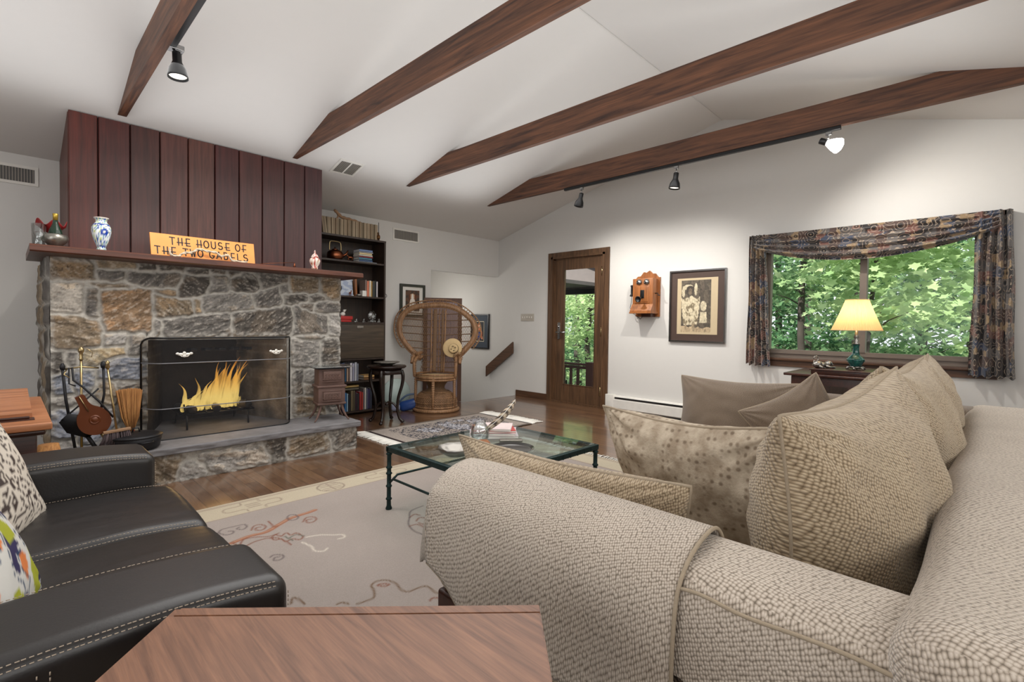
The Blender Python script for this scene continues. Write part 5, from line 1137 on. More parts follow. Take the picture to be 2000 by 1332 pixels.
for c, nmc, w_, h in [((190, 180, 168), 'off-white', .014, .17), ((30, 34, 48), 'midnight', .05, .215), ((34, 60, 100), 'deep blue', .038, .22), ((40, 80, 110), 'petrol blue', .02, .2), ((166, 140, 120), 'beige', .022, .2), ((120, 96, 84), 'brown', .016, .19), ((204, 200, 206), 'white', .028, .215), ((150, 150, 170), 'lavender', .024, .21), ((176, 178, 186), 'silver grey', .03, .22), ((120, 126, 140), 'blue-grey', .02, .205)]:
    book(x, x+w_, 5.41, 5.57, .406, .406+h, c, 'upright %s book just below the drop-front flap of the bookcase' % nmc, 'books below the drop-front flap'); x += w_+.0025
for i, (c, nmc) in enumerate([((120, 84, 50), 'brown'), ((190, 150, 96), 'light tan')]):
    book(3.02, 3.16, 5.42, 5.56, .406+.03*i, .432+.03*i, c, 'small %s book lying flat at the right end below the flap' % nmc, 'books below the drop-front flap', flat=True)
nb = thing('spiral_notebook', 'dark blue notebook with a white spiral binding at the left of the lowest shelf', 'notebook', (2.68, 5.41, .051))
g = G(); g.box(2.655, 2.70, 5.41, 5.57, .051, .35, RY(4), (2.655, 5.41, .051)); obj('cover', g, plain('navy_card', C(28, 40, 84), .5), nb, False)
g = G()
for i in range(15): g.ell((2.703+.0012*i, 5.405, .07+.018*i), (.006, .006, .0055), 5)
obj('spiral', g, M['white'], nb)
x = 2.735
for c, nmc, w_, h in [((34, 30, 60), 'indigo', .03, .16), ((40, 100, 150), 'bright blue', .026, .22), ((150, 180, 200), 'pale blue', .018, .21), ((30, 26, 30), 'black', .03, .2), ((110, 96, 70), 'olive', .03, .24), ((90, 80, 60), 'moss brown', .022, .24), ((60, 40, 50), 'plum', .02, .22), ((40, 36, 40), 'charcoal', .03, .2), ((156, 40, 40), 'red', .03, .22), ((180, 60, 50), 'scarlet', .018, .21), ((130, 120, 120), 'grey', .016, .25), ((206, 200, 190), 'white', .02, .26), ((90, 90, 110), 'dusky blue', .022, .25), ((60, 50, 90), 'violet', .02, .24), ((40, 44, 60), 'ink blue', .03, .25)]:
    book(x, x+w_, 5.41, 5.57, .051, .051+h, c, 'upright %s book on the lowest shelf of the bookcase' % nmc, 'books on the lowest bookcase shelf'); x += w_+.002
for i, (c, nmc) in enumerate([((96, 90, 76), 'dull green'), ((180, 150, 90), 'ochre')]):
    book(2.78, 2.96, 5.43, 5.57, .296+.032*i, .322+.032*i, c, '%s book laid flat across the upright books on the lowest shelf' % nmc, 'books on the lowest bookcase shelf', flat=True)

# bookcase ornaments
t = thing('antler', 'pale brown piece of driftwood lying over the magazines on the bookcase', 'driftwood', (2.85, 5.5, 2.30))
g = G(); g.tube(spl([(2.66, 5.46, 2.395), (2.68, 5.47, 2.385), (2.75, 5.48, 2.335), (2.84, 5.49, 2.325), (2.95, 5.5, 2.318), (3.03, 5.5, 2.305)], 5), [.008+.012*math.sin(.2+i*.12)+.004*math.sin(i*1.7) for i in range(26)], 10); g.tube([(2.72, 5.48, 2.35), (2.70, 5.47, 2.32), (2.685, 5.46, 2.305)], [.014, .01, .005], 8); obj('branch', g, M['bone'], t)
t.name = 'driftwood'
t = thing('figurine', 'small dark warrior figurine holding a tall spear on top of the bookcase', 'figurine', (3.205, 5.43, 2.107))
g = G(); g.ell((3.21, 5.43, 2.155), (.022, .02, .036), 10); g.ell((3.207, 5.43, 2.20), (.013, .013, .016), 8); g.tube([(3.20, 5.43, 2.125), (3.19, 5.42, 2.108)], .005, 6); g.tube([(3.215, 5.43, 2.125), (3.23, 5.425, 2.108)], .005, 6); g.lathe([(.028, 2.107), (.028, 2.112)], (3.21, 5.43, 0), 14); obj('body', g, M['bronze'], t)
g = G(); g.tube([(3.2, 5.41, 2.11), (3.2, 5.41, 2.33)], .0035, 6); obj('spear', g, M['ink'], t)
t = thing('kettle', 'antique copper kettle with an arched handle on the upper bookcase shelf', 'kettle', (2.670, 5.46, 1.825))
g = G(); g.lathe([(.06, 1.826), (.083, 1.835), (.092, 1.87), (.085, 1.91), (.05, 1.935), (.03, 1.94)], (2.670, 5.47, 0), 24); obj('body', g, M['copper'], t)
g = G(); g.tube([(2.750, 5.45, 1.87), (2.790, 5.44, 1.90), (2.815, 5.435, 1.945)], [.018, .012, .007], 10); obj('spout', g, M['copper'], t)
g = G(); g.tube(spl([(2.600, 5.46, 1.925), (2.600, 5.46, 2.01), (2.620, 5.46, 2.035), (2.710, 5.46, 2.035), (2.735, 5.46, 2.01), (2.738, 5.46, 1.93)], 5), .006, 8); obj('handle', g, M['brass'], t)
g = G(); g.lathe([(.034, 1.938), (.03, 1.95), (.006, 1.955), (.01, 1.968), (.001, 1.972)], (2.670, 5.47, 0), 18); obj('lid', g, M['copper'], t)
def animal(name, label, cat, c, s, mat, rz=0):
    t = thing(name, label, cat, c); c = Vector(c); q = RZ(rz); g = G()
    def p(x, y, z): return c+q @ Vector((x, y, z))*s
    g.ell(p(0, 0, .55), (.42*s, .17*s, .19*s), 10, q); g.tube([p(.32, 0, .62), p(.5, 0, .85), p(.6, 0, .9)], [.13*s, .09*s, .06*s], 8); g.ell(p(.62, 0, .9), (.14*s, .07*s, .08*s), 8, q)
    for x in (-.3, .3):
        for y in (-.09, .09): g.tube([p(x, y, .5), p(x+.02, y, .25), p(x, y, 0)], [.07*s, .045*s, .035*s], 6)
    g.tube([p(-.4, 0, .6), p(-.52, 0, .5), p(-.55, 0, .3)], [.04*s, .03*s, .015*s], 6); g.tube([p(.55, .03, .95), p(.5, .05, 1.06)], [.03*s, .006], 5); g.tube([p(.55, -.03, .95), p(.5, -.05, 1.06)], [.03*s, .006], 5)
    obj('body', g, mat, t); return t
animal('bronze_animal', 'small golden bronze animal figure between the kettle and the stacked books', 'figurine', (2.84, 5.43, 1.826), .075, M['copper'], 170)
animal('horse_figurine', 'tiny brown carved horse in front of the blue picture on the bookcase', 'figurine', (2.83, 5.41, 1.416), .06, plain('chestnut', C(110, 56, 36), .5), 40)
t = thing('framed_picture', 'blue and white picture leaning on the shelf beside the stone fireplace', 'picture', (2.65, 5.5, 1.416))
def art_blue(u, v):
    n = noise.noise(Vector((u*6, v*6, 2))); c = C(160, 172, 196) if n > 0 else C(196, 204, 214)
    if el(u, v, .35, .45, .26, .35) and not el(u, v, .33, .4, .18, .26): c = C(34, 32, 40)
    if el(u, v, .33, .35, .17, .24): c = C(110, 124, 160)
    return c
g = G(); cols = []
for j in range(31):
    for i in range(41): g.v.append((2.55+.35*i/40, 5.47+.03*j/30, 1.418+.20*j/30)); cols.append(art_blue(i/40, j/30))
g.f = [(j*41+i, j*41+i+1, (j+1)*41+i+1, (j+1)*41+i) for j in range(30) for i in range(40)]; obj('print', g, M['art'], t, False, cols)
g = G(); g.box(2.54, 2.91, 5.475, 5.49, 1.416, 1.43); g.box(2.54, 2.91, 5.503, 5.515, 1.60, 1.625); obj('backing', g, M['white'], t, False)
g = G(); g.rb(2.915, 2.935, 5.44, 5.50, 1.416, 1.64, .003, rot=RY(-2)); solo('carved_board', g, M['phonewood'], 'narrow light wooden board standing beside the blue picture on the bookcase', 'ornament', smooth='auto')
g = G(); g.rb(2.985, 3.04, 5.40, 5.47, 1.416, 1.485, .004); solo('small_box', g, M['white'], 'small white box in front of the upright books on the middle shelf', 'box', smooth='auto')
g = G(); g.ell((2.965, 5.44, 1.43), (.045, .03, .02), 8); solo('pebble', g, M['pewter'], 'grey rounded ornament beside the small white box on the bookcase', 'ornament')
t = thing('red_box', 'red lacquer box carrying a small white figure on the shelf above the flap', 'box', (2.70, 5.45, 1.105)); g = G(); g.rb(2.68, 2.86, 5.40, 5.49, 1.135, 1.175, .003); g.rb(2.69, 2.85, 5.41, 5.48, 1.106, 1.135, .003); obj('box', g, M['redp'], t, 'auto')
t = thing('white_figurine', 'small white seated figure on top of the red lacquer box', 'figurine', (2.69, 5.45, 1.175)); g = G(); g.ell((2.76, 5.45, 1.198), (.03, .02, .024), 8); g.ell((2.775, 5.445, 1.235), (.015, .015, .018), 8); g.tube([(2.75, 5.45, 1.2), (2.72, 5.44, 1.19)], .007, 6); g.tube([(2.77, 5.45, 1.22), (2.80, 5.45, 1.25)], .006, 6); obj('body', g, M['white'], t)
t = thing('glass_plaque', 'round clear glass plaque on a stand on the shelf above the flap', 'ornament', (3.05, 5.45, 1.105)); g = G(); g.lathe([(.001, -.01), (.05, -.01), (.055, 0), (.05, .01), (.001, .01)], (3.14, 5.45, 1.19), 24, RX(84)); obj('disc', g, M['cglass'], t); g = G(); g.rb(3.10, 3.18, 5.42, 5.48, 1.106, 1.13, .006); obj('stand', g, M['cglass'], t)
for i, (x, s_) in enumerate([(2.92, .022), (3.02, .018), (3.225, .02)]):
    g = G(); g.lathe([(s_*.7, 1.106), (s_, 1.115), (s_*.5, 1.13), (s_*.9, 1.15), (s_*.8, 1.149), (s_*.4, 1.132), (s_*.1, 1.12)], (x, 5.43, 0), 14); solo('crystal_dish', g, M['cglass'], ['small crystal dish next to the red box on the bookcase', 'small crystal dish in the middle of the shelf above the flap', 'small crystal dish right of the round glass plaque'][i], 'dish', 'crystal pieces above the flap')
g = G(); g.tube([(3.296+.02+.022*math.cos(a), 5.44, 1.44+.022*math.sin(a)) for a in np.linspace(0, 6.28, 16)], .003, 6); solo('wall_ring', g, M['iron'], 'small iron ring on the right side of the bookcase', 'ring')

# ------------------------------------------------------------------ mantel pieces
MZ = 1.556
t = thing('porcelain_vase', 'blue and white flowered porcelain vase on the mantel', 'vase', (.463, 4.36, MZ))
pf = [(.026, 0), (.029, .006), (.025, .02), (.027, .03), (.045, .08), (.055, .13), (.055, .16), (.046, .185), (.034, .198), (.033, .215), (.042, .228), (.043, .233), (.036, .230), (.028, .215), (.028, .19), (.001, .18)]
sp_ = spl(pf, 3); g = G(); g.lathe([(p[0], MZ+p[1]) for p in sp_], (.463, 4.36, 0), 48); cols = []
for p in g.v:
    a = math.atan2(p[1]-4.36, p[0]-.463)*.055; zz = p[2]-MZ; n = noise.noise(Vector((a*70, zz*70, 3))); n2 = noise.noise(Vector((a*120, zz*120, 7)))
    c = C(226, 232, 232)
    if n > .16: c = C(44, 84, 160)
    elif n2 > .22: c = C(190, 200, 120)
    elif n < -.25: c = C(96, 150, 160)
    if math.hypot(a+.075, zz-.125) < .026: c = C(24, 60, 150)
    if math.hypot(a+.075, zz-.125) < .007: c = C(240, 236, 220)
    if .045 < zz < .06 or zz < .004 or .176 < zz < .186 or .026 < zz < .031: c = C(30, 60, 140) if n2 > -.3 else C(230, 232, 232)
    if zz > .226: c = C(232, 224, 214)
    cols.append(c)
obj('body', g, M['glaze'], t, True, cols)
t = thing('lidded_jar', 'small red and white lidded ginger jar at the right end of the mantel', 'jar', (1.965, 4.33, MZ))
g = G(); g.lathe([(.026, MZ), (.028, MZ+.02), (.024, MZ+.024), (.04, MZ+.05), (.048, MZ+.078), (.044, MZ+.098), (.028, MZ+.108)], (1.965, 4.33, 0), 32); cols = []
for p in g.v:
    n = noise.noise(Vector((p[0]*60, p[1]*60, p[2]*60))); cols.append(C(170, 70, 60) if n > .08 else (C(226, 214, 200) if n > -.25 else C(150, 110, 60)))
obj('body', g, M['glaze'], t, True, cols)
g = G(); g.lathe([(.03, MZ+.106), (.034, MZ+.112), (.026, MZ+.13), (.012, MZ+.145), (.005, MZ+.15), (.009, MZ+.16), (.004, MZ+.172), (.001, MZ+.178)], (1.965, 4.33, 0), 24); cols = [C(176, 84, 76) if noise.noise(Vector(p)*70) > -.05 else C(228, 216, 206) for p in g.v]; obj('lid', g, M['glaze'], t, True, cols)
t = thing('candle_snuffer', 'thin brass candle snuffer resting on the mantel left of the ginger jar', 'candle snuffer', (1.7, 4.30, MZ))
g = G(); g.tube([(1.50, 4.32, MZ+.012), (1.775, 4.30, MZ+.046)], .0022, 6); g.lathe([(.012, MZ+.001), (.007, MZ+.025), (.003, MZ+.045)], (1.78, 4.30, 0), 14); obj('snuffer', g, M['copper'], t)
t = thing('pewter_bowl', 'old pewter bowl holding a bottle at the left end of the mantel', 'bowl', (.245, 4.33, MZ))
g = G(); g.lathe([(.03, MZ), (.035, MZ+.006), (.058, MZ+.03), (.066, MZ+.055), (.060, MZ+.074), (.052, MZ+.08), (.048, MZ+.079), (.055, MZ+.055), (.03, MZ+.014), (.001, MZ+.01)], (.245, 4.33, 0), 32, squash=lambda a, z: 1+.05*math.cos(4*a)*(z-MZ)/.08); g.tube([(.19, 4.30, MZ+.07), (.175, 4.30, MZ+.05), (.185, 4.30, MZ+.02)], .004, 6); obj('bowl', g, M['pewter'], t)
t = thing('wine_bottle', 'dark green bottle with gold foil neck standing in the pewter bowl', 'bottle', (.247, 4.33, MZ+.014))
g = G(); g.lathe([(.033, MZ+.014), (.036, MZ+.03), (.036, MZ+.085), (.03, MZ+.11), (.015, MZ+.15), (.0125, MZ+.175)], (.247, 4.33, 0), 24); obj('body', g, M['bottle'], t)
g = G(); g.lathe([(.0130, MZ+.172), (.0135, MZ+.20), (.0145, MZ+.205), (.0145, MZ+.215), (.001, MZ+.217)], (.247, 4.33, 0), 20); obj('foil', g, M['gold'], t)
t = thing('red_glass_bowl', 'dark red fluted glass bowl standing behind the bottle on the mantel', 'bowl', (.235, 4.45, MZ))
g = G()
def rg_(u, v): a = 2*math.pi*u; r_ = .015+.065*v**.7; return (.235+r_*math.cos(a), 4.47+r_*math.sin(a)*.8, MZ+.10+.07*v+.022*v*v*math.cos(5*a+.6))
g.grid(rg_, 60, 12); g.lathe([(.03, MZ), (.008, MZ+.01), (.007, MZ+.09), (.015, MZ+.10)], (.235, 4.47, 0), 16); o = obj('bowl', g, M['darkred'], t); sd = o.modifiers.new('t', 'SOLIDIFY'); sd.thickness = .003
t = thing('glass_tumbler', 'clear flared glass at the far left end of the mantel', 'glass', (.155, 4.26, MZ)); g = G(); g.lathe([(.016, MZ), (.016, MZ+.02), (.02, MZ+.04), (.036, MZ+.085), (.035, MZ+.085), (.018, MZ+.04), (.001, MZ+.022)], (.155, 4.26, 0), 24); obj('glass', g, M['cglass'], t)
t = thing('glass_vase', 'taller straight clear glass vase behind the flared glass on the mantel', 'vase', (.165, 4.42, MZ)); g = G(); g.lathe([(.03, MZ), (.032, MZ+.004), (.036, MZ+.15), (.0345, MZ+.15), (.03, MZ+.01), (.001, MZ+.008)], (.165, 4.42, 0), 28); obj('vase', g, M['cglass'], t)
# sign
sg_ = thing('wooden_sign', 'orange wooden sign reading THE HOUSE OF THE TWO GABELS leaning on the boards', 'sign', (1.18, 4.8, MZ))
SA, SB, SC_, SD = Vector((.714, 4.21, MZ)), Vector((1.390, 4.21, MZ)), Vector((1.386, 4.232, MZ+.162)), Vector((.708, 4.232, MZ+.162))
un_ = (SB-SA).normalized(); vn_ = (SD-SA); SH = vn_.length; vn_ = vn_.normalized(); nn_ = un_.cross(vn_)
g = G(); g.prism([SA, SB, SC_, SD], -nn_*.018); obj('board', g, M['orange'], sg_, False)
def arc(cx, cy, rx, ry, a0, a1, n=14): return [(cx+rx*math.cos(R(a)), cy+ry*math.sin(R(a))) for a in np.linspace(a0, a1, n)]
GL = {'T': [[(.5, 0), (.5, 1)], [(.08, 1), (.92, .97)]], 'H': [[(.25, 0), (.25, 1)], [(.85, 0), (.85, 1)], [(.02, .36), (1, .36)]],
 'E': [[(.9, 1), (.3, 1), (.3, 0), (.95, 0)], [(.02, .36), (.85, .36)]], 'O': [arc(.5, .5, .44, .5, 0, 360, 24)], 'U': [[(.12, 1), (.12, .35)]+arc(.5, .35, .38, .35, 180, 360)+[(.88, 1)]],
 'S': [arc(.5, .74, .34, .26, 40, 250, 12)+arc(.48, .26, .38, .26, 90, -150, 12)[1:]], 'F': [[(.9, 1), (.3, 1), (.3, 0)], [(.02, .36), (.8, .36)]],
 'W': [[(.02, 1), (.27, 0), (.5, .8), (.73, 0), (.98, 1)]], 'G': [arc(.5, .5, .42, .5, 50, 345, 22)+[(.9, .36), (.5, .36)]], 'A': [[(.05, 0), (.5, 1), (.95, 0)], [(.15, .3), (.85, .3)]],
 'B': [[(.2, 0), (.2, 1)], [(.2, 1)]+arc(.45, .76, .32, .24, 90, -60, 10)+[(.25, .5)], [(.3, .52)]+arc(.48, .27, .38, .27, 80, -90, 12)+[(.2, 0)]], 'L': [[(.2, 1), (.2, 0), (.85, 0)]]}
g = G()
def write(txt, x0, y0, w_, h_, adv, sp=.5):
    x = x0
    for chr_ in txt:
        if chr_ == ' ': x += adv*sp; continue
        for st_ in GL[chr_]:
            pts = [SA+un_*(x+px*w_)+vn_*(y0+py*h_)+nn_*.0012 for px, py in st_]
            for a, b in zip(pts[:-1], pts[1:]):
                d = (b-a); nl = d.normalized().cross(nn_)*.0038; e = d.normalized()*.003; g.prism([a-nl-e, b-nl+e, b+nl+e, a+nl-e], -nn_*.002)
        x += adv
write('THE HOUSE OF', .112, .092, .036, .052, .047, .55)
write('THE TWO GABELS', .020, .018, .036, .052, .0467, .62)
obj('lettering', g, M['ink'], sg_, False)
t = thing('rope_garland', 'pale twisted rope draped in front of the orange sign', 'rope', (1.02, 4.18, MZ))
pts = spl([(.915, 4.70, MZ+.075), (.92, 4.69, MZ+.02), (.97, 4.69, MZ+.006), (1.01, 4.69, MZ+.04), (1.07, 4.69, MZ+.055), (1.12, 4.70, MZ+.09), (1.18, 4.70, MZ+.08), (1.25, 4.69, MZ+.075), (1.29, 4.69, MZ+.045), (1.34, 4.69, MZ+.062), (1.37, 4.69, MZ+.02), (1.39, 4.69, MZ+.01), (1.50, 4.69, MZ+.006)], 8)
pts = [(.714+(p[0]-.797)*.868, 4.182, MZ+(p[2]-MZ)*.78) for p in pts]
g = G()
for ph_ in (0, 3.14): g.tube([(p[0], p[1]+.0045*math.cos(i*.55+ph_), p[2]+.0045*math.sin(i*.55+ph_)) for i, p in enumerate(pts)], .0055, 7)
obj('rope', g, M['cord'], t)

for nm_, (nx_, ny_), s_ in (('porcelain_vase', (.447, 4.225), .93), ('lidded_jar', (1.873, 4.21), .95), ('candle_snuffer', (1.62, 4.2), .94), ('pewter_bowl', (.222, 4.215), .95), ('wine_bottle', (.224, 4.215), .95), ('red_glass_bowl', (.212, 4.33), .95), ('glass_tumbler', (.148, 4.195), .92), ('glass_vase', (.15, 4.30), .95)):
    o = bpy.data.objects[nm_]; o.location = (nx_, ny_, o.location.z); o.scale = (s_, s_, s_)

# ------------------------------------------------------------------ stove on the hearth
HZ = .248
t = thing('miniature_stove', 'small brown cast-iron stove on splayed legs at the right end of the hearth', 'stove', (2.0, 4.16, HZ))
q = RZ(-12); cx, cy = 1.995, 4.18
def L2(x, y, z): p = q @ Vector((x, y, 0)); return (cx+p.x, cy+p.y, z)
g = G(); sc_ = lambda z: 1.0
for z0, z1, k_ in ((.40, .545, 1.0), (.545, .70, .95)): g.rb(cx-.115*k_, cx+.115*k_, cy-.095*k_, cy+.095*k_, z0, z1, .012, rot=q, piv=(cx, cy, 0))
g.rb(cx-.125, cx+.125, cy-.105, cy+.105, .535, .555, .006, rot=q, piv=(cx, cy, 0)); g.rb(cx-.12, cx+.12, cy-.10, cy+.10, .385, .405, .006, rot=q, piv=(cx, cy, 0)); obj('body', g, M['stovei'], t)
for z0, z1 in ((.43, .50), (.60, .68)):
    g = G(); g.rb(cx-.075, cx+.075, cy-.112, cy-.095, z0, z1, .005, rot=q, piv=(cx, cy, 0))
    for i in range(5):
        for j in range(2): c_ = L2(-.05+.025*i, -.113, z0+.022+.026*j); g.tube([(c_[0]+.009*math.cos(a), c_[1], c_[2]+.009*math.sin(a)) for a in np.linspace(0, 5.5, 8)], .0022, 5)
    g.tube([L2(-.085, -.11, z0-.008), L2(.085, -.11, z0-.008)], .004, 6); g.tube([L2(-.085, -.11, z1+.008), L2(.085, -.11, z1+.008)], .004, 6); obj('stove_door', g, M['stovei'], t)
g = G(); g.tube([L2(-.08, -.115, .61), L2(-.085, -.14, .615)], .005, 6); g.tube([L2(-.08, -.115, .45), L2(-.085, -.14, .452)], .005, 6); obj('door_latch', g, M['stovei'], t)
g = G(); g.rb(cx-.14, cx+.14, cy-.12, cy+.12, .70, .712, .004, rot=q, piv=(cx, cy, 0)); obj('top_plate', g, M['iron'], t)
for sx in (-1, 1):
    for sy in (-1, 1): g = G(); g.tube(spl([L2(sx*.085, sy*.07, .395), L2(sx*.10, sy*.08, .33), L2(sx*.125, sy*.095, .275), L2(sx*.145, sy*.105, HZ)], 4), [.014-.0007*i for i in range(13)], 8); obj('leg', g, M['stovei'], t)
g = G(); g.rb(cx-.155, cx+.175, cy-.14, cy+.14, .713, .720, .003, rot=q, piv=(cx, cy, 0)); solo('glass_slab', g, M['cglass'], 'clear glass slab lying on top of the small cast-iron stove', 'glass slab')

# ------------------------------------------------------------------ fireplace tools, broom, pot
t = thing('fireplace_tool_stand', 'brass and black fireplace tool stand with hanging tools at the left of the hearth', 'fireplace tools', (.33, 4.14, HZ))
bx_, by_ = .335, 4.14
g = G(); g.lathe([(.10, HZ), (.10, HZ+.006), (.03, HZ+.018), (.008, HZ+.03)], (bx_, by_, 0), 24, squash=lambda a, z: 1+.1*math.cos(4*a)); g.tube([(bx_, by_, HZ+.02), (bx_, by_, .84)], .007, 10); g.lathe([(.008, .84), (.012, .85), (.008, .86), (.011, .875), (.009, .885), (.016, .90), (.016, .912), (.008, .926), (.001, .93)], (bx_, by_, 0), 16); obj('pole', g, M['brass'], t)
g = G(); g.tube([(bx_-.085, by_-.02, .79), (bx_, by_, .80), (bx_+.085, by_-.02, .79)], .005, 8); g.tube([(bx_-.07, by_-.03, .79), (bx_-.085, by_-.05, .76), (bx_-.06, by_-.06, .74)], .004, 6); g.tube([(bx_, by_, .91), (bx_+.03, by_-.01, .915), (bx_+.055, by_-.01, .89), (bx_+.05, by_-.01, .86)], .002, 6); obj('cross_arm', g, M['brass'], t)
g = G(); g.tube([(bx_-.09, by_-.03, .80), (bx_-.075, by_-.03, .60), (bx_-.03, by_-.05, HZ+.01)], .008, 8); g.lathe([(.012, .79), (.014, .81), (.006, .83)], (bx_-.09, by_-.03, 0), 12); obj('poker', g, M['iron'], t)
g = G(); g.tube([(bx_-.045, by_-.03, .80), (bx_-.04, by_-.04, .72), (bx_+.0, by_-.05, .68), (bx_+.08, by_-.07, .58), (bx_+.15, by_-.08, .47)], .006, 8); g.tube([(bx_-.06, by_-.03, .80), (bx_-.06, by_-.04, .70), (bx_-.03, by_-.05, .685)], .005, 8); g.tube([(bx_+.08, by_-.05, .66), (bx_-.02, by_-.07, .56), (bx_-.10, by_-.08, .48)], .005, 8); obj('tongs', g, M['iron'], t)
t = thing('shovel', 'black fireplace shovel with its square pan tucked behind the copper bellows', 'shovel', (.34, 4.1, HZ))
g = G(); g.prism([(.225, 4.06, .47), (.27, 4.05, .52), (.47, 4.09, .46), (.47, 4.1, .43), (.36, 4.08, .35), (.26, 4.07, .40)], (0, .012, 0)); g.tube([(.44, 4.10, .80), (.445, 4.11, .62), (.42, 4.10, .48)], .007, 8); g.lathe([(.012, .79), (.016, .81), (.012, .83), (.001, .835)], (.44, 4.10, 0), 12); g.tube([(.36, 4.075, .36), (.39, 4.08, .30), (.42, 4.08, HZ)], .012, 8); obj('pan', g, M['iron'], t)
t = thing('bellows', 'copper-coloured pear-shaped fireplace bellows hanging in front of the tool stand', 'bellows', (.37, 4.0, .4))
g = G(); oc = Vector((.385, 4.035, .47)); pts = []
for i in range(40):
    a = 2*math.pi*i/40; r_ = .075 if math.cos(a-2.0) < .2 else .075; x_ = .078*math.cos(a); z_ = .092*math.sin(a)
    pts.append((x_, z_))
tilt = RY(-24)
body = [(-.022, .17), (-.025, .12), (-.035, .085), (-.066, .05), (-.082, 0), (-.074, -.05), (-.04, -.088), (0, -.10), (.04, -.088), (.074, -.05), (.082, 0), (.066, .05), (.035, .085), (.025, .12), (.022, .17)]
bp = spl([(a, b) for a, b in body]+[body[0]], 4)[:-1]
g.prism([oc+tilt @ Vector((a, 0, b)) for a, b in bp], (0, .035, 0)); g.lathe([(.001, -.004), (.026, -.004), (.03, 0), (.024, .003), (.018, .001), (.012, .005), (.001, .005)], tuple(oc+Vector((.005, -.001, 0))), 20, RX(90)); obj('body', g, M['phonewood'].copy() if False else M['copper_b'] if 'copper_b' in M else plain('bellows_copper', C(104, 56, 32), .22, .2), t, 'auto')
g = G(); g.tube([oc+tilt @ Vector((0, .017, -.095)), oc+tilt @ Vector((.0, .017, -.15)), oc+tilt @ Vector((0, .017, -.18))], [.014, .009, .005], 10); g.tube([oc+tilt @ Vector((0, -.004, .17)), oc+tilt @ Vector((0, -.004, .06))], .003, 6); obj('nozzle', g, M['brass'], t)
t = thing('hearth_brush', 'long-handled hearth brush with grey bristles in front of the tool stand', 'brush', (.50, 4.0, HZ))
g = G(); g.tube([(.452, 4.02, .80), (.475, 4.0, .56), (.492, 3.99, .405)], .006, 10); g.lathe([(.008, .79), (.013, .80), (.009, .82), (.013, .83), (.001, .845)], (.452, 4.02, 0), 12); obj('handle', g, M['brass'], t)
g = G(); g.rb(.425, .565, 3.975, 4.005, .385, .402, .004, rot=RY(-5)); obj('head', g, M['bone'], t)
g = G()
for i in range(240):
    a = rnd.random(); x_ = .43+.13*a; y_ = 3.978+.024*rnd.random(); g.tube([(x_, y_, .386+.012*(a-.5)), (x_+(a-.45)*.02, y_+.0, .34), (x_+(a-.42)*.07+.008*(rnd.random()-.5), y_-.01, .30+.012*rnd.random())], [.0022, .0018, .001], 3)
b_ = obj('bristles', g, M['bristle'], t); b_['kind'] = 'stuff'
t = thing('corn_broom', 'small straw whisk broom standing upside down against the stone wall', 'broom', (.60, 4.30, HZ))
g = G()
for i in range(220):
    a = rnd.random()*2-1; b = rnd.random()*2-1; top = .60+.01*rnd.random()+.012*(1-a*a); g.tube([(.615+.008*a, 4.33+.008*b, .30), (.61+.05*a, 4.335+.018*b, .42), (.605+.075*a, 4.34+.02*b, top)], [.002, .0022, .0016], 3)
b_ = obj('straw', g, M['broom'], t); b_['kind'] = 'stuff'
g = G(); g.tube([(.617, 4.33, .31), (.62, 4.33, HZ)], .009, 10); g.tube([(.6, 4.33, .31), (.634, 4.33, .312)], .011, 8); obj('handle', g, M['redp'], t)
t = thing('dutch_oven', 'black cast-iron lidded pot standing on the hearth before the fire screen', 'pot', (.60, 4.04, HZ)); px_, py_ = .60, 4.045
g = G(); g.lathe([(.11, HZ+.002), (.13, HZ+.012), (.137, HZ+.05), (.142, HZ+.085), (.138, HZ+.087)], (px_, py_, 0), 40); obj('body', g, M['iron'], t)
g = G(); g.lathe([(.145, HZ+.085), (.147, HZ+.092), (.12, HZ+.10), (.02, HZ+.112), (.001, HZ+.112)], (px_, py_, 0), 40); g.tube([(px_-.02, py_, HZ+.11), (px_-.014, py_, HZ+.138), (px_+.014, py_, HZ+.138), (px_+.02, py_, HZ+.11)], .005, 8); obj('lid', g, M['iron'], t)
g = G(); g.tube([(px_-.01, py_-.138, HZ+.06), (px_+.01, py_-.165, HZ+.062), (px_+.06, py_-.155, HZ+.062), (px_+.075, py_-.12, HZ+.06)], .004, 8); obj('handle', g, M['iron'], t)
t = thing('wicker_basket', 'straw basket with red trinkets on the floor between the desk and the stone', 'basket', (.17, 3.9, 0)); g = G(); g.lathe([(.05, 0), (.07, .1), (.075, .2), (.06, .3), (.045, .38)], (.17, 3.88, 0), 20); obj('basket', g, M['broom'], t)
g = G(); g.ell((.175, 3.80, .22), (.03, .02, .045), 8); solo('red_ornament', g, M['redp'], 'red glass ornament hanging on the straw basket beside the stone', 'ornament')

# ------------------------------------------------------------------ peacock chair
pcx, pcy = 3.81, 5.03; ex = Vector((.697, -.717, 0)); ey = Vector((.717, .697, 0))
def W(x, y, z): return Vector((pcx, pcy, 0))+ex*x+ey*y+Vector((0, 0, z))
t = thing('peacock_chair', 'tall wicker peacock chair with a huge oval fan back and hourglass base', 'chair', (pcx, pcy, 0))
g = G(); g.tube([W(.275*math.cos(a), .25*math.sin(a), .022) for a in np.linspace(0, 2*math.pi, 40)[:-1]], .024, 10, closed=True); g.tube([W(.262*math.cos(a), .24*math.sin(a), .06) for a in np.linspace(0, 2*math.pi, 40)[:-1]], .012, 8, closed=True); obj('foot_ring', g, M['wicker'], t)
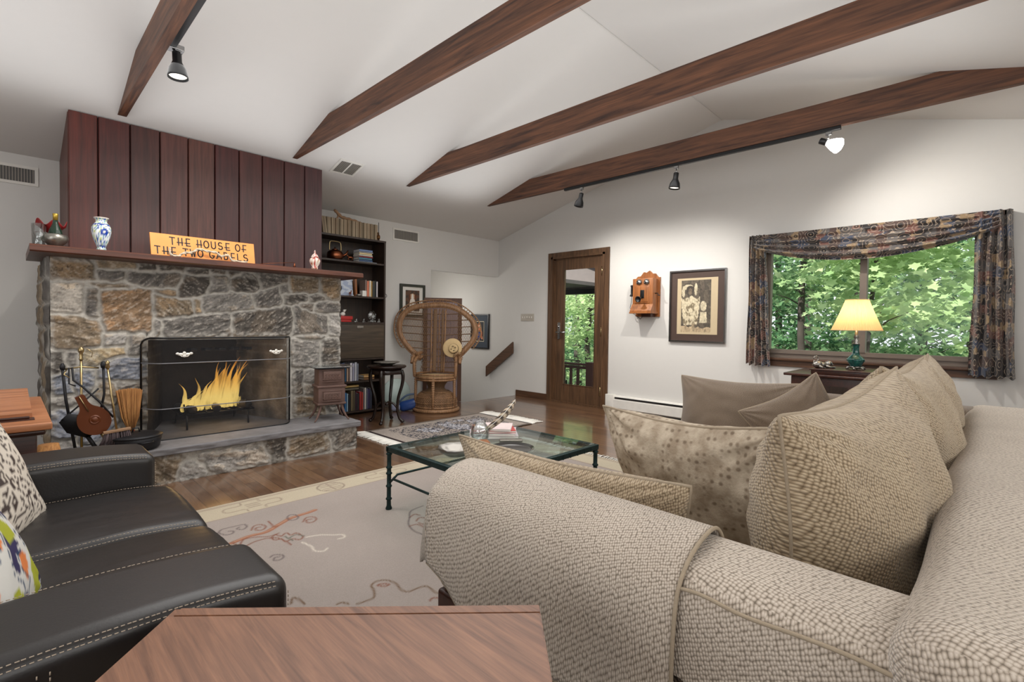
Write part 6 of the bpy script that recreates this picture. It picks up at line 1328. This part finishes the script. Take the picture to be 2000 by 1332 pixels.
# hourglass body as diagonal cane weave over a thin shell
pf = spl([(.255, .03), (.262, .10), (.25, .17), (.20, .225), (.12, .27), (.11, .31), (.15, .37), (.22, .415)], 5)
g = G()
for r_, z_ in pf:
    for i in range(48): a = 2*math.pi*i/48; g.v.append(W(r_*math.cos(a), r_*.92*math.sin(a), z_))
n_ = 48; g.f = [(j*n_+i, j*n_+(i+1) % n_, (j+1)*n_+(i+1) % n_, (j+1)*n_+i) for j in range(len(pf)-1) for i in range(n_)]; obj('base_drum', g, M['wickerdark'], t)
g = G()
for s_ in (-1, 1):
    for i in range(56):
        a0 = 2*math.pi*i/56; pts = []
        for j, (r_, z_) in enumerate(pf[:17]): a = a0+s_*j*.055; pts.append(W((r_+.004)*math.cos(a), (r_+.004)*.92*math.sin(a), z_))
        g.tube(pts, .0028, 4)
for r_, z_ in (pf[6], pf[11], pf[17]): g.tube([W((r_+.006)*math.cos(a), (r_+.006)*.92*math.sin(a), z_) for a in np.linspace(0, 2*math.pi, 40)[:-1]], .006, 6, closed=True)
obj('base_weave', g, M['wicker'], t)
g = G(); g.tube([W(.25*math.cos(a), .23*math.sin(a), .43) for a in np.linspace(0, 2*math.pi, 44)[:-1]], .018, 10, closed=True); g.tube([W(.25*math.cos(a), .23*math.sin(a), .40) for a in np.linspace(0, 2*math.pi, 44)[:-1]], .014, 8, closed=True); g.tube([W(.252*math.cos(a), .232*math.sin(a), .465) for a in np.linspace(0, 2*math.pi, 44)[:-1]], .012, 8, closed=True); obj('seat_rim', g, M['wicker'], t)
g = G(); g.v = [W(0, 0, .452)]+[W(.24*math.cos(a), .22*math.sin(a), .445) for a in np.linspace(0, 2*math.pi, 40)[:-1]]; g.f = [(0, i+1, (i+1) % 39+1) for i in range(39)]; obj('seat', g, M['straw'], t)
for a in (-90, -158, -22):
    aa = R(a); g = G(); g.tube([W(.262*math.cos(aa), .24*math.sin(aa), .03), W(.262*math.cos(aa), .24*math.sin(aa), .22), W(.256*math.cos(aa), .235*math.sin(aa), .42)], .017, 10)
    for j in range(14): z_ = .05+.027*j; g.tube([W(.262*math.cos(aa)+.018*math.cos(b), .24*math.sin(aa)+.018*math.sin(b), z_+.008*math.sin(b)) for b in np.linspace(0, 6.28, 8)], .0035, 4)
    obj('leg', g, M['wicker'], t)
# back: oval rim
px2 = lambda px, py: ((px-848)*.00655, 1.11+(629-py)*.00655)
rimp = [(815, 700), (790.7, 681.7), (772.5, 657.4), (768.4, 635), (774.5, 614.8), (794.8, 599.5), (827.2, 594.5), (861.7, 594.5), (890, 604.6), (912.4, 622.9), (920.5, 641), (916.5, 661.4), (902, 679.7), (885, 697)]
rim = spl([px2(*p) for p in rimp], 6)
def yb(z): return .17+.10*max(0, z-.45)      # the back leans away
def tub(z, x): return yb(z)-(.30*max(0, .62-z)*2.0*(abs(x)/.3)**1.5 if z < .85 else 0)
g = G(); P3 = [W(x, yb(z), z) for x, z in rim]; g.tube(P3, .033, 12); obj('back_rim', g, M['wicker'], t)
g = G(); cx_, cz_ = .0, 1.0
for off, r_ in ((-.030, .007), (.034, .008)):
    g.tube([W(x+(x-cx_)/math.hypot(x-cx_, z-cz_)*off, yb(z)-.012, z+(z-cz_)/math.hypot(x-cx_, z-cz_)*off) for x, z in rim], r_, 6)
for i in range(0, len(rim), 2):
    x, z = rim[i]; d = math.hypot(x-cx_, z-cz_); ux, uz = (x-cx_)/d, (z-cz_)/d; c_ = (x+ux*.052, z+uz*.052)
    if z > .78: g.tube([W(c_[0]+.019*math.cos(b), yb(z), c_[1]+.019*math.sin(b)) for b in np.linspace(0, 6.28, 10)[:-1]], .0045, 5, closed=True)
g.tube([W(x+(x-cx_)/math.hypot(x-cx_, z-cz_)*.074, yb(z), z+(z-cz_)/math.hypot(x-cx_, z-cz_)*.074) for x, z in rim if z > .80], .008, 6); obj('rim_scallops', g, M['wicker'], t)
# lattice web inside the rim and down to the seat
poly = [(x, z) for x, z in rim]+[(.24, .64), (.235, .47), (-.235, .47), (-.215, .64)]
def inside(x, z):
    c_ = False; n = len(poly)
    for i in range(n):
        x1, z1 = poly[i]; x2, z2 = poly[(i+1) % n]
        if (z1 > z) != (z2 > z) and x < (x2-x1)*(z-z1)/(z2-z1)+x1: c_ = not c_
    return c_
g = G()
for s_ in (-1, 1):
    for k_ in range(-60, 140):
        run = []
        for j in range(90):
            z = .46+.95*j/89; x = -1.0+k_*.0215+s_*(z-.46)*.42
            if inside(x, z): run.append(W(x, tub(z, x), z))
            else:
                if len(run) > 2: g.tube(run[::3]+[run[-1]], .0026, 3, cap=False)
                run = []
        if len(run) > 2: g.tube(run[::3]+[run[-1]], .0026, 3, cap=False)
obj('back_lattice', g, M['wicker'], t)
g = G()
for z0 in (.54, .61, .69, .78, .87, .965, 1.06, 1.15, 1.235):
    run = [x for x in np.linspace(-.55, .5, 80) if inside(x, z0)]
    if run: g.tube([W(x, tub(z0, x)-.004, z0-.012*math.cos(x*5)) for x in run[::2]+[run[-1]]], .006, 5)
obj('back_bands', g, M['wickerdark'], t)
for x0, wd_ in ((-.055, .024), (.045, .017)):
    g = G(); g.grid(lambda u, v: W(x0-wd_+2*wd_*u, tub(.47+.82*v, x0)-.010-.003*math.sin(math.pi*u), .47+.82*v), 6, 20); o = obj('back_panel', g, M['wickerdark'], t); sd = o.modifiers.new('t', 'SOLIDIFY'); sd.thickness = .004
for x0 in (-.095, .0, .072):
    g = G(); zt = 1.29
    g.tube([W(x0+(.03*(z-.5))*(1 if x0 > 0 else -1 if x0 < 0 else 0)*.4, tub(z, x0)-.008, z) for z in np.linspace(.46, zt, 14)], .010 if x0 else .006, 6); obj('back_spine', g, M['wicker'], t)
# arms: wrapped posts and curled rosettes
for s_ in (-1, 1):
    g = G(); g.tube(spl([W(s_*.235, .12, .68), W(s_*.25, -.02, .66), W(s_*.262, -.10, .60), W(s_*.26, -.10, .50), W(s_*.25, -.09, .43)], 5), .019, 10)
    g.tube(spl([W(s_*.225, yb(.72), .72), W(s_*.27, .10, .70), W(s_*.30, .0, .66), W(s_*.30, -.05, .60)], 5), .022, 10)
    for b0 in range(10): z_ = .45+.02*b0; g.tube([W(s_*.255+.022*math.cos(b), -.095+.022*math.sin(b), z_) for b in np.linspace(0, 6.28, 8)], .004, 4)
    obj('arm', g, M['wicker'], t)
    g = G(); cx3 = s_*.27
    for j in range(16): a = 2*math.pi*j/16; g.tube([W(cx3, .04, .68), W(cx3+.05*math.cos(a), .0, .68+.055*math.sin(a)), W(cx3+.062*math.cos(a+.3), .03, .68+.066*math.sin(a+.3))], .0055, 5)
    obj('arm_rosette', g, M['wicker'], t)
# hat
t = thing('straw_hat', 'round straw hat hanging on the right side of the peacock chair back', 'hat', tuple(W(.19, .12, .80))); hc = W(.19, .10, .79); q = Matrix((ex, ey, Vector((0, 0, 1)))).transposed() @ RX(82) @ RZ(0)
g = G(); g.lathe([(.062, -.004), (.12, -.006), (.124, 0), (.12, .004), (.062, .003)], hc, 36, q); g.lathe([(.064, .0), (.060, .04), (.045, .052), (.03, .044), (.001, .04)], hc+ex*.015-Vector((0, 0, .01)), 32, q, squash=lambda a, z: 1); obj('straw', g, M['straw'], t)
g = G(); g.lathe([(.0655, .004), (.064, .018)], hc+ex*.015-Vector((0, 0, .01)), 32, q); 
for a in (20, 100, 200, 290): g.ell(hc+ex*.015-Vector((0, 0, .01))+q @ Vector((.028*math.cos(R(a)), .028*math.sin(R(a)), .046)), (.012, .004, .022), 6, q)
obj('band', g, M['ink'], t)
# framed panel behind the chair
t = thing('standing_screen', 'tall pale panel in a brown wooden frame standing behind the peacock chair', 'panel', (4.25, 5.5, 0))
fa, fb = Vector((4.06, 5.665, 0)), Vector((4.50, 5.36, 0)); du = (fb-fa).normalized(); nu_ = Vector((0, 0, 1)).cross(du); Lp = (fb-fa).length
def fbar(g, a0, a1, z0, z1, d0, d1): g.prism([fa+du*a0+nu_*d0+Vector((0, 0, z0)), fa+du*a1+nu_*d0+Vector((0, 0, z0)), fa+du*a1+nu_*d0+Vector((0, 0, z1)), fa+du*a0+nu_*d0+Vector((0, 0, z1))], nu_*(d1-d0))
g = G(); fbar(g, Lp-.055, Lp, 0, 1.46, 0, .03); fbar(g, 0, .055, 0, 1.46, 0, .03); fbar(g, .055, Lp-.055, 1.405, 1.46, 0, .03); fbar(g, .055, Lp-.055, 0, .06, 0, .03); obj('frame', g, M['shutter'], t, False)
g = G(); fbar(g, .055, Lp-.055, .06, 1.405, .008, .018); obj('panel', g, M['lilac'], t, False)

# ------------------------------------------------------------------ small dark occasional table
t = thing('occasional_table', 'small dark carved round table with curved legs between bookcase and peacock chair', 'table', (2.95, 4.78, 0)); tx, ty = 2.94, 4.78
g = G(); g.lathe([(.15, .60), (.19, .605), (.205, .615), (.21, .625), (.205, .632), (.001, .634)], (tx, ty, 0), 48, squash=lambda a, z: 1+.05*abs(math.cos(3*a))); obj('top', g, M['ebony'], t)
g = G(); g.lathe([(.165, .54), (.17, .55), (.165, .60)], (tx, ty, 0), 40, squash=lambda a, z: 1+.06*math.cos(6*a)); obj('apron', g, M['ebony'], t)
for a in (200, 290, 20, 110):
    aa = R(a+20); g = G()
    g.tube(spl([(tx+r_*math.cos(aa), ty+r_*math.sin(aa), z_) for r_, z_ in ((.165, .585), (.185, .52), (.175, .42), (.135, .28), (.125, .15), (.15, .05), (.185, .02))], 5), [.022-.00035*i if i < 20 else .016 for i in range(31)], 10); g.ell((tx+.18*math.cos(aa), ty+.18*math.sin(aa), .018), (.022, .022, .017), 8); obj('leg', g, M['ebony'], t)
g = G()
for a in (200, 290, 20, 110): aa = R(a+20); g.tube(spl([(tx, ty, .20), (tx+.07*math.cos(aa), ty+.07*math.sin(aa), .215), (tx+.13*math.cos(aa), ty+.13*math.sin(aa), .15)], 5), .012, 8)
g.ell((tx, ty, .205), (.035, .035, .02), 8); obj('stretcher', g, M['ebony'], t)
g = G(); g.lathe([(.06, .635), (.065, .64), (.12, .662), (.14, .668), (.138, .673), (.11, .668), (.05, .646), (.001, .644)], (tx, ty, 0), 40, squash=lambda a, z: 1+.04*math.cos(12*a)); solo('serving_dish', g, M['pewter'], 'wide shallow metal dish on the small dark carved table', 'dish')
# blue vacuum cleaner behind
t = thing('handheld_vacuum', 'blue and grey vacuum cleaner on the floor beside the wicker peacock chair', 'vacuum cleaner', (3.45, 5.2, 0))
g = G(); g.rb(3.42, 3.66, 5.16, 5.30, .01, .14, .05, 5, rot=RZ(-38) @ RY(-14)); obj('body', g, plain('blue_plastic', C(34, 66, 128), .25), t)
g = G(); g.rb(3.34, 3.45, 5.25, 5.36, .005, .09, .03, 4, rot=RZ(-38)); obj('nozzle', g, plain('grey_plastic', C(150, 154, 178), .3), t)
g = G(); g.tube(spl([(3.44, 5.30, .11), (3.50, 5.24, .19), (3.58, 5.18, .21), (3.64, 5.14, .17)], 5), .012, 8); obj('handle', g, plain('slate_plastic', C(80, 100, 126), .3), t)
t = thing('exercise_ball', 'pale green frosted round lid leaning on the wall behind the wicker chair', 'lid', (3.58, 5.45, 0)); g = G(); g.lathe([(.001, -.012), (.175, -.012), (.185, 0), (.175, .012), (.001, .02)], (3.56, 5.55, .19), 40, RZ(-20) @ RX(80)); obj('disc', g, plain('frosted_green', C(186, 202, 196), .35), t); t.name = 'round_lid'

# ------------------------------------------------------------------ coffee-table things
t = thing('feather', 'brown and white barred pheasant feather standing in the clear vase', 'feather', (1.95, 2.05, .39))
fpts = spl([(1.985, 2.19, .405), (2.03, 2.17, .47), (2.09, 2.12, .54), (2.15, 2.10, .60), (2.20, 2.10, .64)], 8); g = G(); g.tube(fpts, .0022, 5); obj('quill', g, M['fringe'], t)
g = G(); cols = []; n_ = len(fpts); 
for i in range(7, n_):
    c_ = Vector(fpts[i]); tt = (i-7)/(n_-8); w_ = .026*math.sin(math.pi*(tt*.86+.12))**.7
    for k_ in (-1, -.5, 0, .5, 1): g.v.append(c_+ex*.8*k_*w_*1.0+Vector((0, 0, -.35*k_*w_-.35*abs(k_)*w_))+ey*.003*(1-k_*k_)); cols.append(C(58, 46, 40) if (i+(abs(k_) > .7)) % 4 < 2 else C(198, 180, 156))
m_ = n_-7
g.f = [(j*5+i, j*5+i+1, (j+1)*5+i+1, (j+1)*5+i) for j in range(m_-1) for i in range(4)]; o = obj('vane', g, M['art'], t, True, cols); sd = o.modifiers.new('t', 'SOLIDIFY'); sd.thickness = .0015
g = G(); g.lathe([(.03, .39), (.045, .40), (.058, .44), (.052, .485), (.034, .51), (.038, .52), (.036, .52), (.031, .51), (.048, .485), (.054, .44), (.04, .402), (.001, .396)], (1.99, 2.19, 0), 32); solo('glass_vase', g, M['cglass'], 'small round clear glass vase on the coffee table, holding the feather', 'vase')
z = .39
for i, (c, w_, h_, r_, nmc) in enumerate([((196, 190, 192), .30, .018, 4, 'grey'), ((214, 196, 198), .28, .016, -3, 'pale pink'), ((190, 74, 70), .26, .014, 6, 'red'), ((226, 208, 206), .23, .012, -5, 'white')]):
    q = RZ(r_-45); pv = (2.19, 2.28, 0); g = G(); g.box(2.19-w_/2, 2.19+w_/2, 2.18, 2.38, z+.002, z+h_-.002, q, pv); tt = thing('magazine', '%s magazine, %s in the pile on the glass coffee table' % (nmc, ['lowest', 'second from the bottom', 'third from the bottom', 'topmost'][i]), 'magazine', (2.19, 2.28, z), 'magazines piled on the coffee table'); obj('pages', g, M['fringe'], tt, False)
    g = G(); g.box(2.188-w_/2, 2.192+w_/2, 2.178, 2.382, z, z+.002, q, pv); g.box(2.188-w_/2, 2.192+w_/2, 2.178, 2.382, z+h_-.002, z+h_, q, pv); obj('cover', g, plain('mag_%d' % i, C(*c), .4), tt, False); z += h_+.0008
t = thing('silver_shell_dish', 'shiny silver shell-shaped dish on the coffee table by the sofa arm', 'dish', (1.70, 2.06, .39))
g = G(); g.lathe([(.03, .39), (.05, .394), (.085, .415), (.10, .44), (.096, .442), (.08, .42), (.04, .398), (.001, .396)], (1.70, 2.06, 0), 48, squash=lambda a, z: 1+.05*math.cos(9*a)*(z-.39)/.05); obj('bowl', g, M['silver'], t)
t = thing('wooden_box', 'small maroon wooden box beside the silver shell dish on the coffee table', 'box', (1.80, 1.98, .39)); g = G(); g.rb(1.765, 1.865, 1.96, 2.04, .39, .45, .004, rot=RZ(-30)); obj('box', g, plain('maroon', C(84, 38, 40), .4), t, 'auto'); g = G(); g.rb(1.763, 1.867, 1.958, 2.042, .45, .462, .003, rot=RZ(-30)); obj('lid', g, M['phonewood'], t, 'auto')
t = thing('silver_tray', 'round silver tray with a dark centre on the glass coffee table', 'tray', (1.99, 1.92, .39)); g = G(); g.lathe([(.07, .39), (.10, .395), (.125, .408), (.128, .41), (.10, .40), (.06, .396), (.001, .396)], (2.00, 1.93, 0), 48); obj('tray', g, M['chrome'], t)
g = G(); g.rb(2.08, 2.22, 2.06, 2.11, .39, .405, .004, rot=RZ(-40)); solo('eyeglasses_case', g, M['pewter'], 'slim grey case in front of the magazines on the coffee table', 'case', smooth='auto')

# ------------------------------------------------------------------ end table, lamp and dog by the window
et = thing('end_table', 'dark wooden end table under the picture window, behind the beige sofa', 'table', (4.9, .8, 0))
g = G(); g.rb(4.60, 5.28, .32, 1.25, .708, .73, .006); obj('top', g, M['deskdark'], et, 'auto')
g = G(); g.rb(4.64, 5.26, .36, 1.20, .06, .706, .004); obj('cabinet', g, M['deskdark'], et, 'auto')
g = G(); g.box(4.632, 4.641, .42, .76, .12, .64); g.box(4.632, 4.641, .80, 1.14, .12, .64); obj('door', g, M['darkwood'], et, False)
for x in (4.66, 5.22):
    for y in (.38, 1.18): g = G(); g.rb(x-.02, x+.02, y-.02, y+.02, 0, .06, .003); obj('leg', g, M['deskdark'], et, 'auto')
g = G(); g.rb(4.66, 5.12, .46, 1.06, .731, .768, .005); g.rb(4.65, 5.13, .45, 1.07, .762, .772, .003); solo('display_stand', g, M['deskdark'], 'low dark raised board on the end table, under the lamp and the silver dog', 'stand', smooth='auto')
lp = thing('table_lamp', 'table lamp with a lit cream pleated shade and a green marbled base', 'lamp', (4.86, .785, .773)); lx, ly, lz = 4.86, .785, .773
g = G()
for k_ in range(6):
    a = math.pi/3*k_; g.tube([(lx+.03*math.cos(a), ly+.03*math.sin(a), lz+.022), (lx+.055*math.cos(a), ly+.055*math.sin(a), lz+.018), (lx+.07*math.cos(a), ly+.07*math.sin(a), lz+.004)], [.010, .008, .007], 8)
g.lathe([(.03, lz+.008), (.045, lz+.016), (.04, lz+.028)], (lx, ly, 0), 20); obj('claw_foot', g, M['silver'], lp); g = G(); g.lathe([(.022, lz+.205), (.028, lz+.212), (.012, lz+.225), (.024, lz+.238), (.010, lz+.25), (.02, lz+.262), (.012, lz+.285), (.008, lz+.33)], (lx, ly, 0), 20); obj('neck', g, M['silver'], lp)
g = G(); g.lathe(spl([(.034, lz+.025), (.05, lz+.05), (.064, lz+.078), (.05, lz+.10), (.028, lz+.125), (.022, lz+.16), (.023, lz+.19), (.028, lz+.205)], 4), (lx, ly, 0), 8); obj('base', g, M['teal'], lp, 'auto')
g = G(); n_ = 168
def shd(u, v): a = 2*math.pi*u; r_ = (.172*(1-v)+.078*v)*(1+.034*math.cos(56*a)); r_ += -.003*math.sin(math.pi*v); return (lx+r_*math.cos(a), ly+r_*math.sin(a), 1.094+.25*v)
g.grid(shd, n_*2, 10); o = obj('shade', g, M['shade'], lp)
g = G()
for r_, z_ in ((.175, 1.094), (.080, 1.344)): g.tube([(lx+r_*math.cos(a), ly+r_*math.sin(a), z_) for a in np.linspace(0, 2*math.pi, 48)[:-1]], .003, 6, closed=True)
obj('shade_trim', g, M['straw'], lp)
g = G(); g.ell((lx, ly, 1.20), (.028, .028, .036), 10); obj('bulb', g, M['bulb'], lp)
light('lamp_light', 'POINT', (lx, ly, 1.22), 3.2, (1, .80, .52), shadow_soft_size=.04)
t = thing('dog_figurine', 'silver figurine of a crouching dog with a curled tail beside the lamp', 'figurine', (4.83, 1.0, .773)); c0 = Vector((4.80, 1.0, .773)); q = RZ(-47)
def dp(x, y, z): return c0+q @ Vector((x, y, z))
g = G(); g.ell(dp(-.045, 0, .03), (.045, .026, .03), 10, q); g.ell(dp(-.01, 0, .028), (.04, .022, .022), 10, q); g.ell(dp(.045, 0, .036), (.028, .024, .026), 10, q); g.ell(dp(.068, 0, .028), (.014, .012, .011), 8, q)
for s_ in (-1, 1): g.ell(dp(.038, s_*.024, .038), (.010, .006, .016), 6, q); g.tube([dp(.01, s_*.018, .02), dp(.05, s_*.022, .008), dp(.085, s_*.02, .007)], [.011, .009, .008], 8); g.tube([dp(-.05, s_*.026, .02), dp(-.03, s_*.034, .007), dp(-.01, s_*.034, .006)], [.014, .010, .007], 8)
g.tube([dp(-.085, 0, .035)]+[dp(-.062-.0*a+.019*math.cos(a), 0, .078+.022*math.sin(a)) for a in np.linspace(-2.4, 3.2, 14)], .0045, 8); obj('body', g, M['silver'], t)
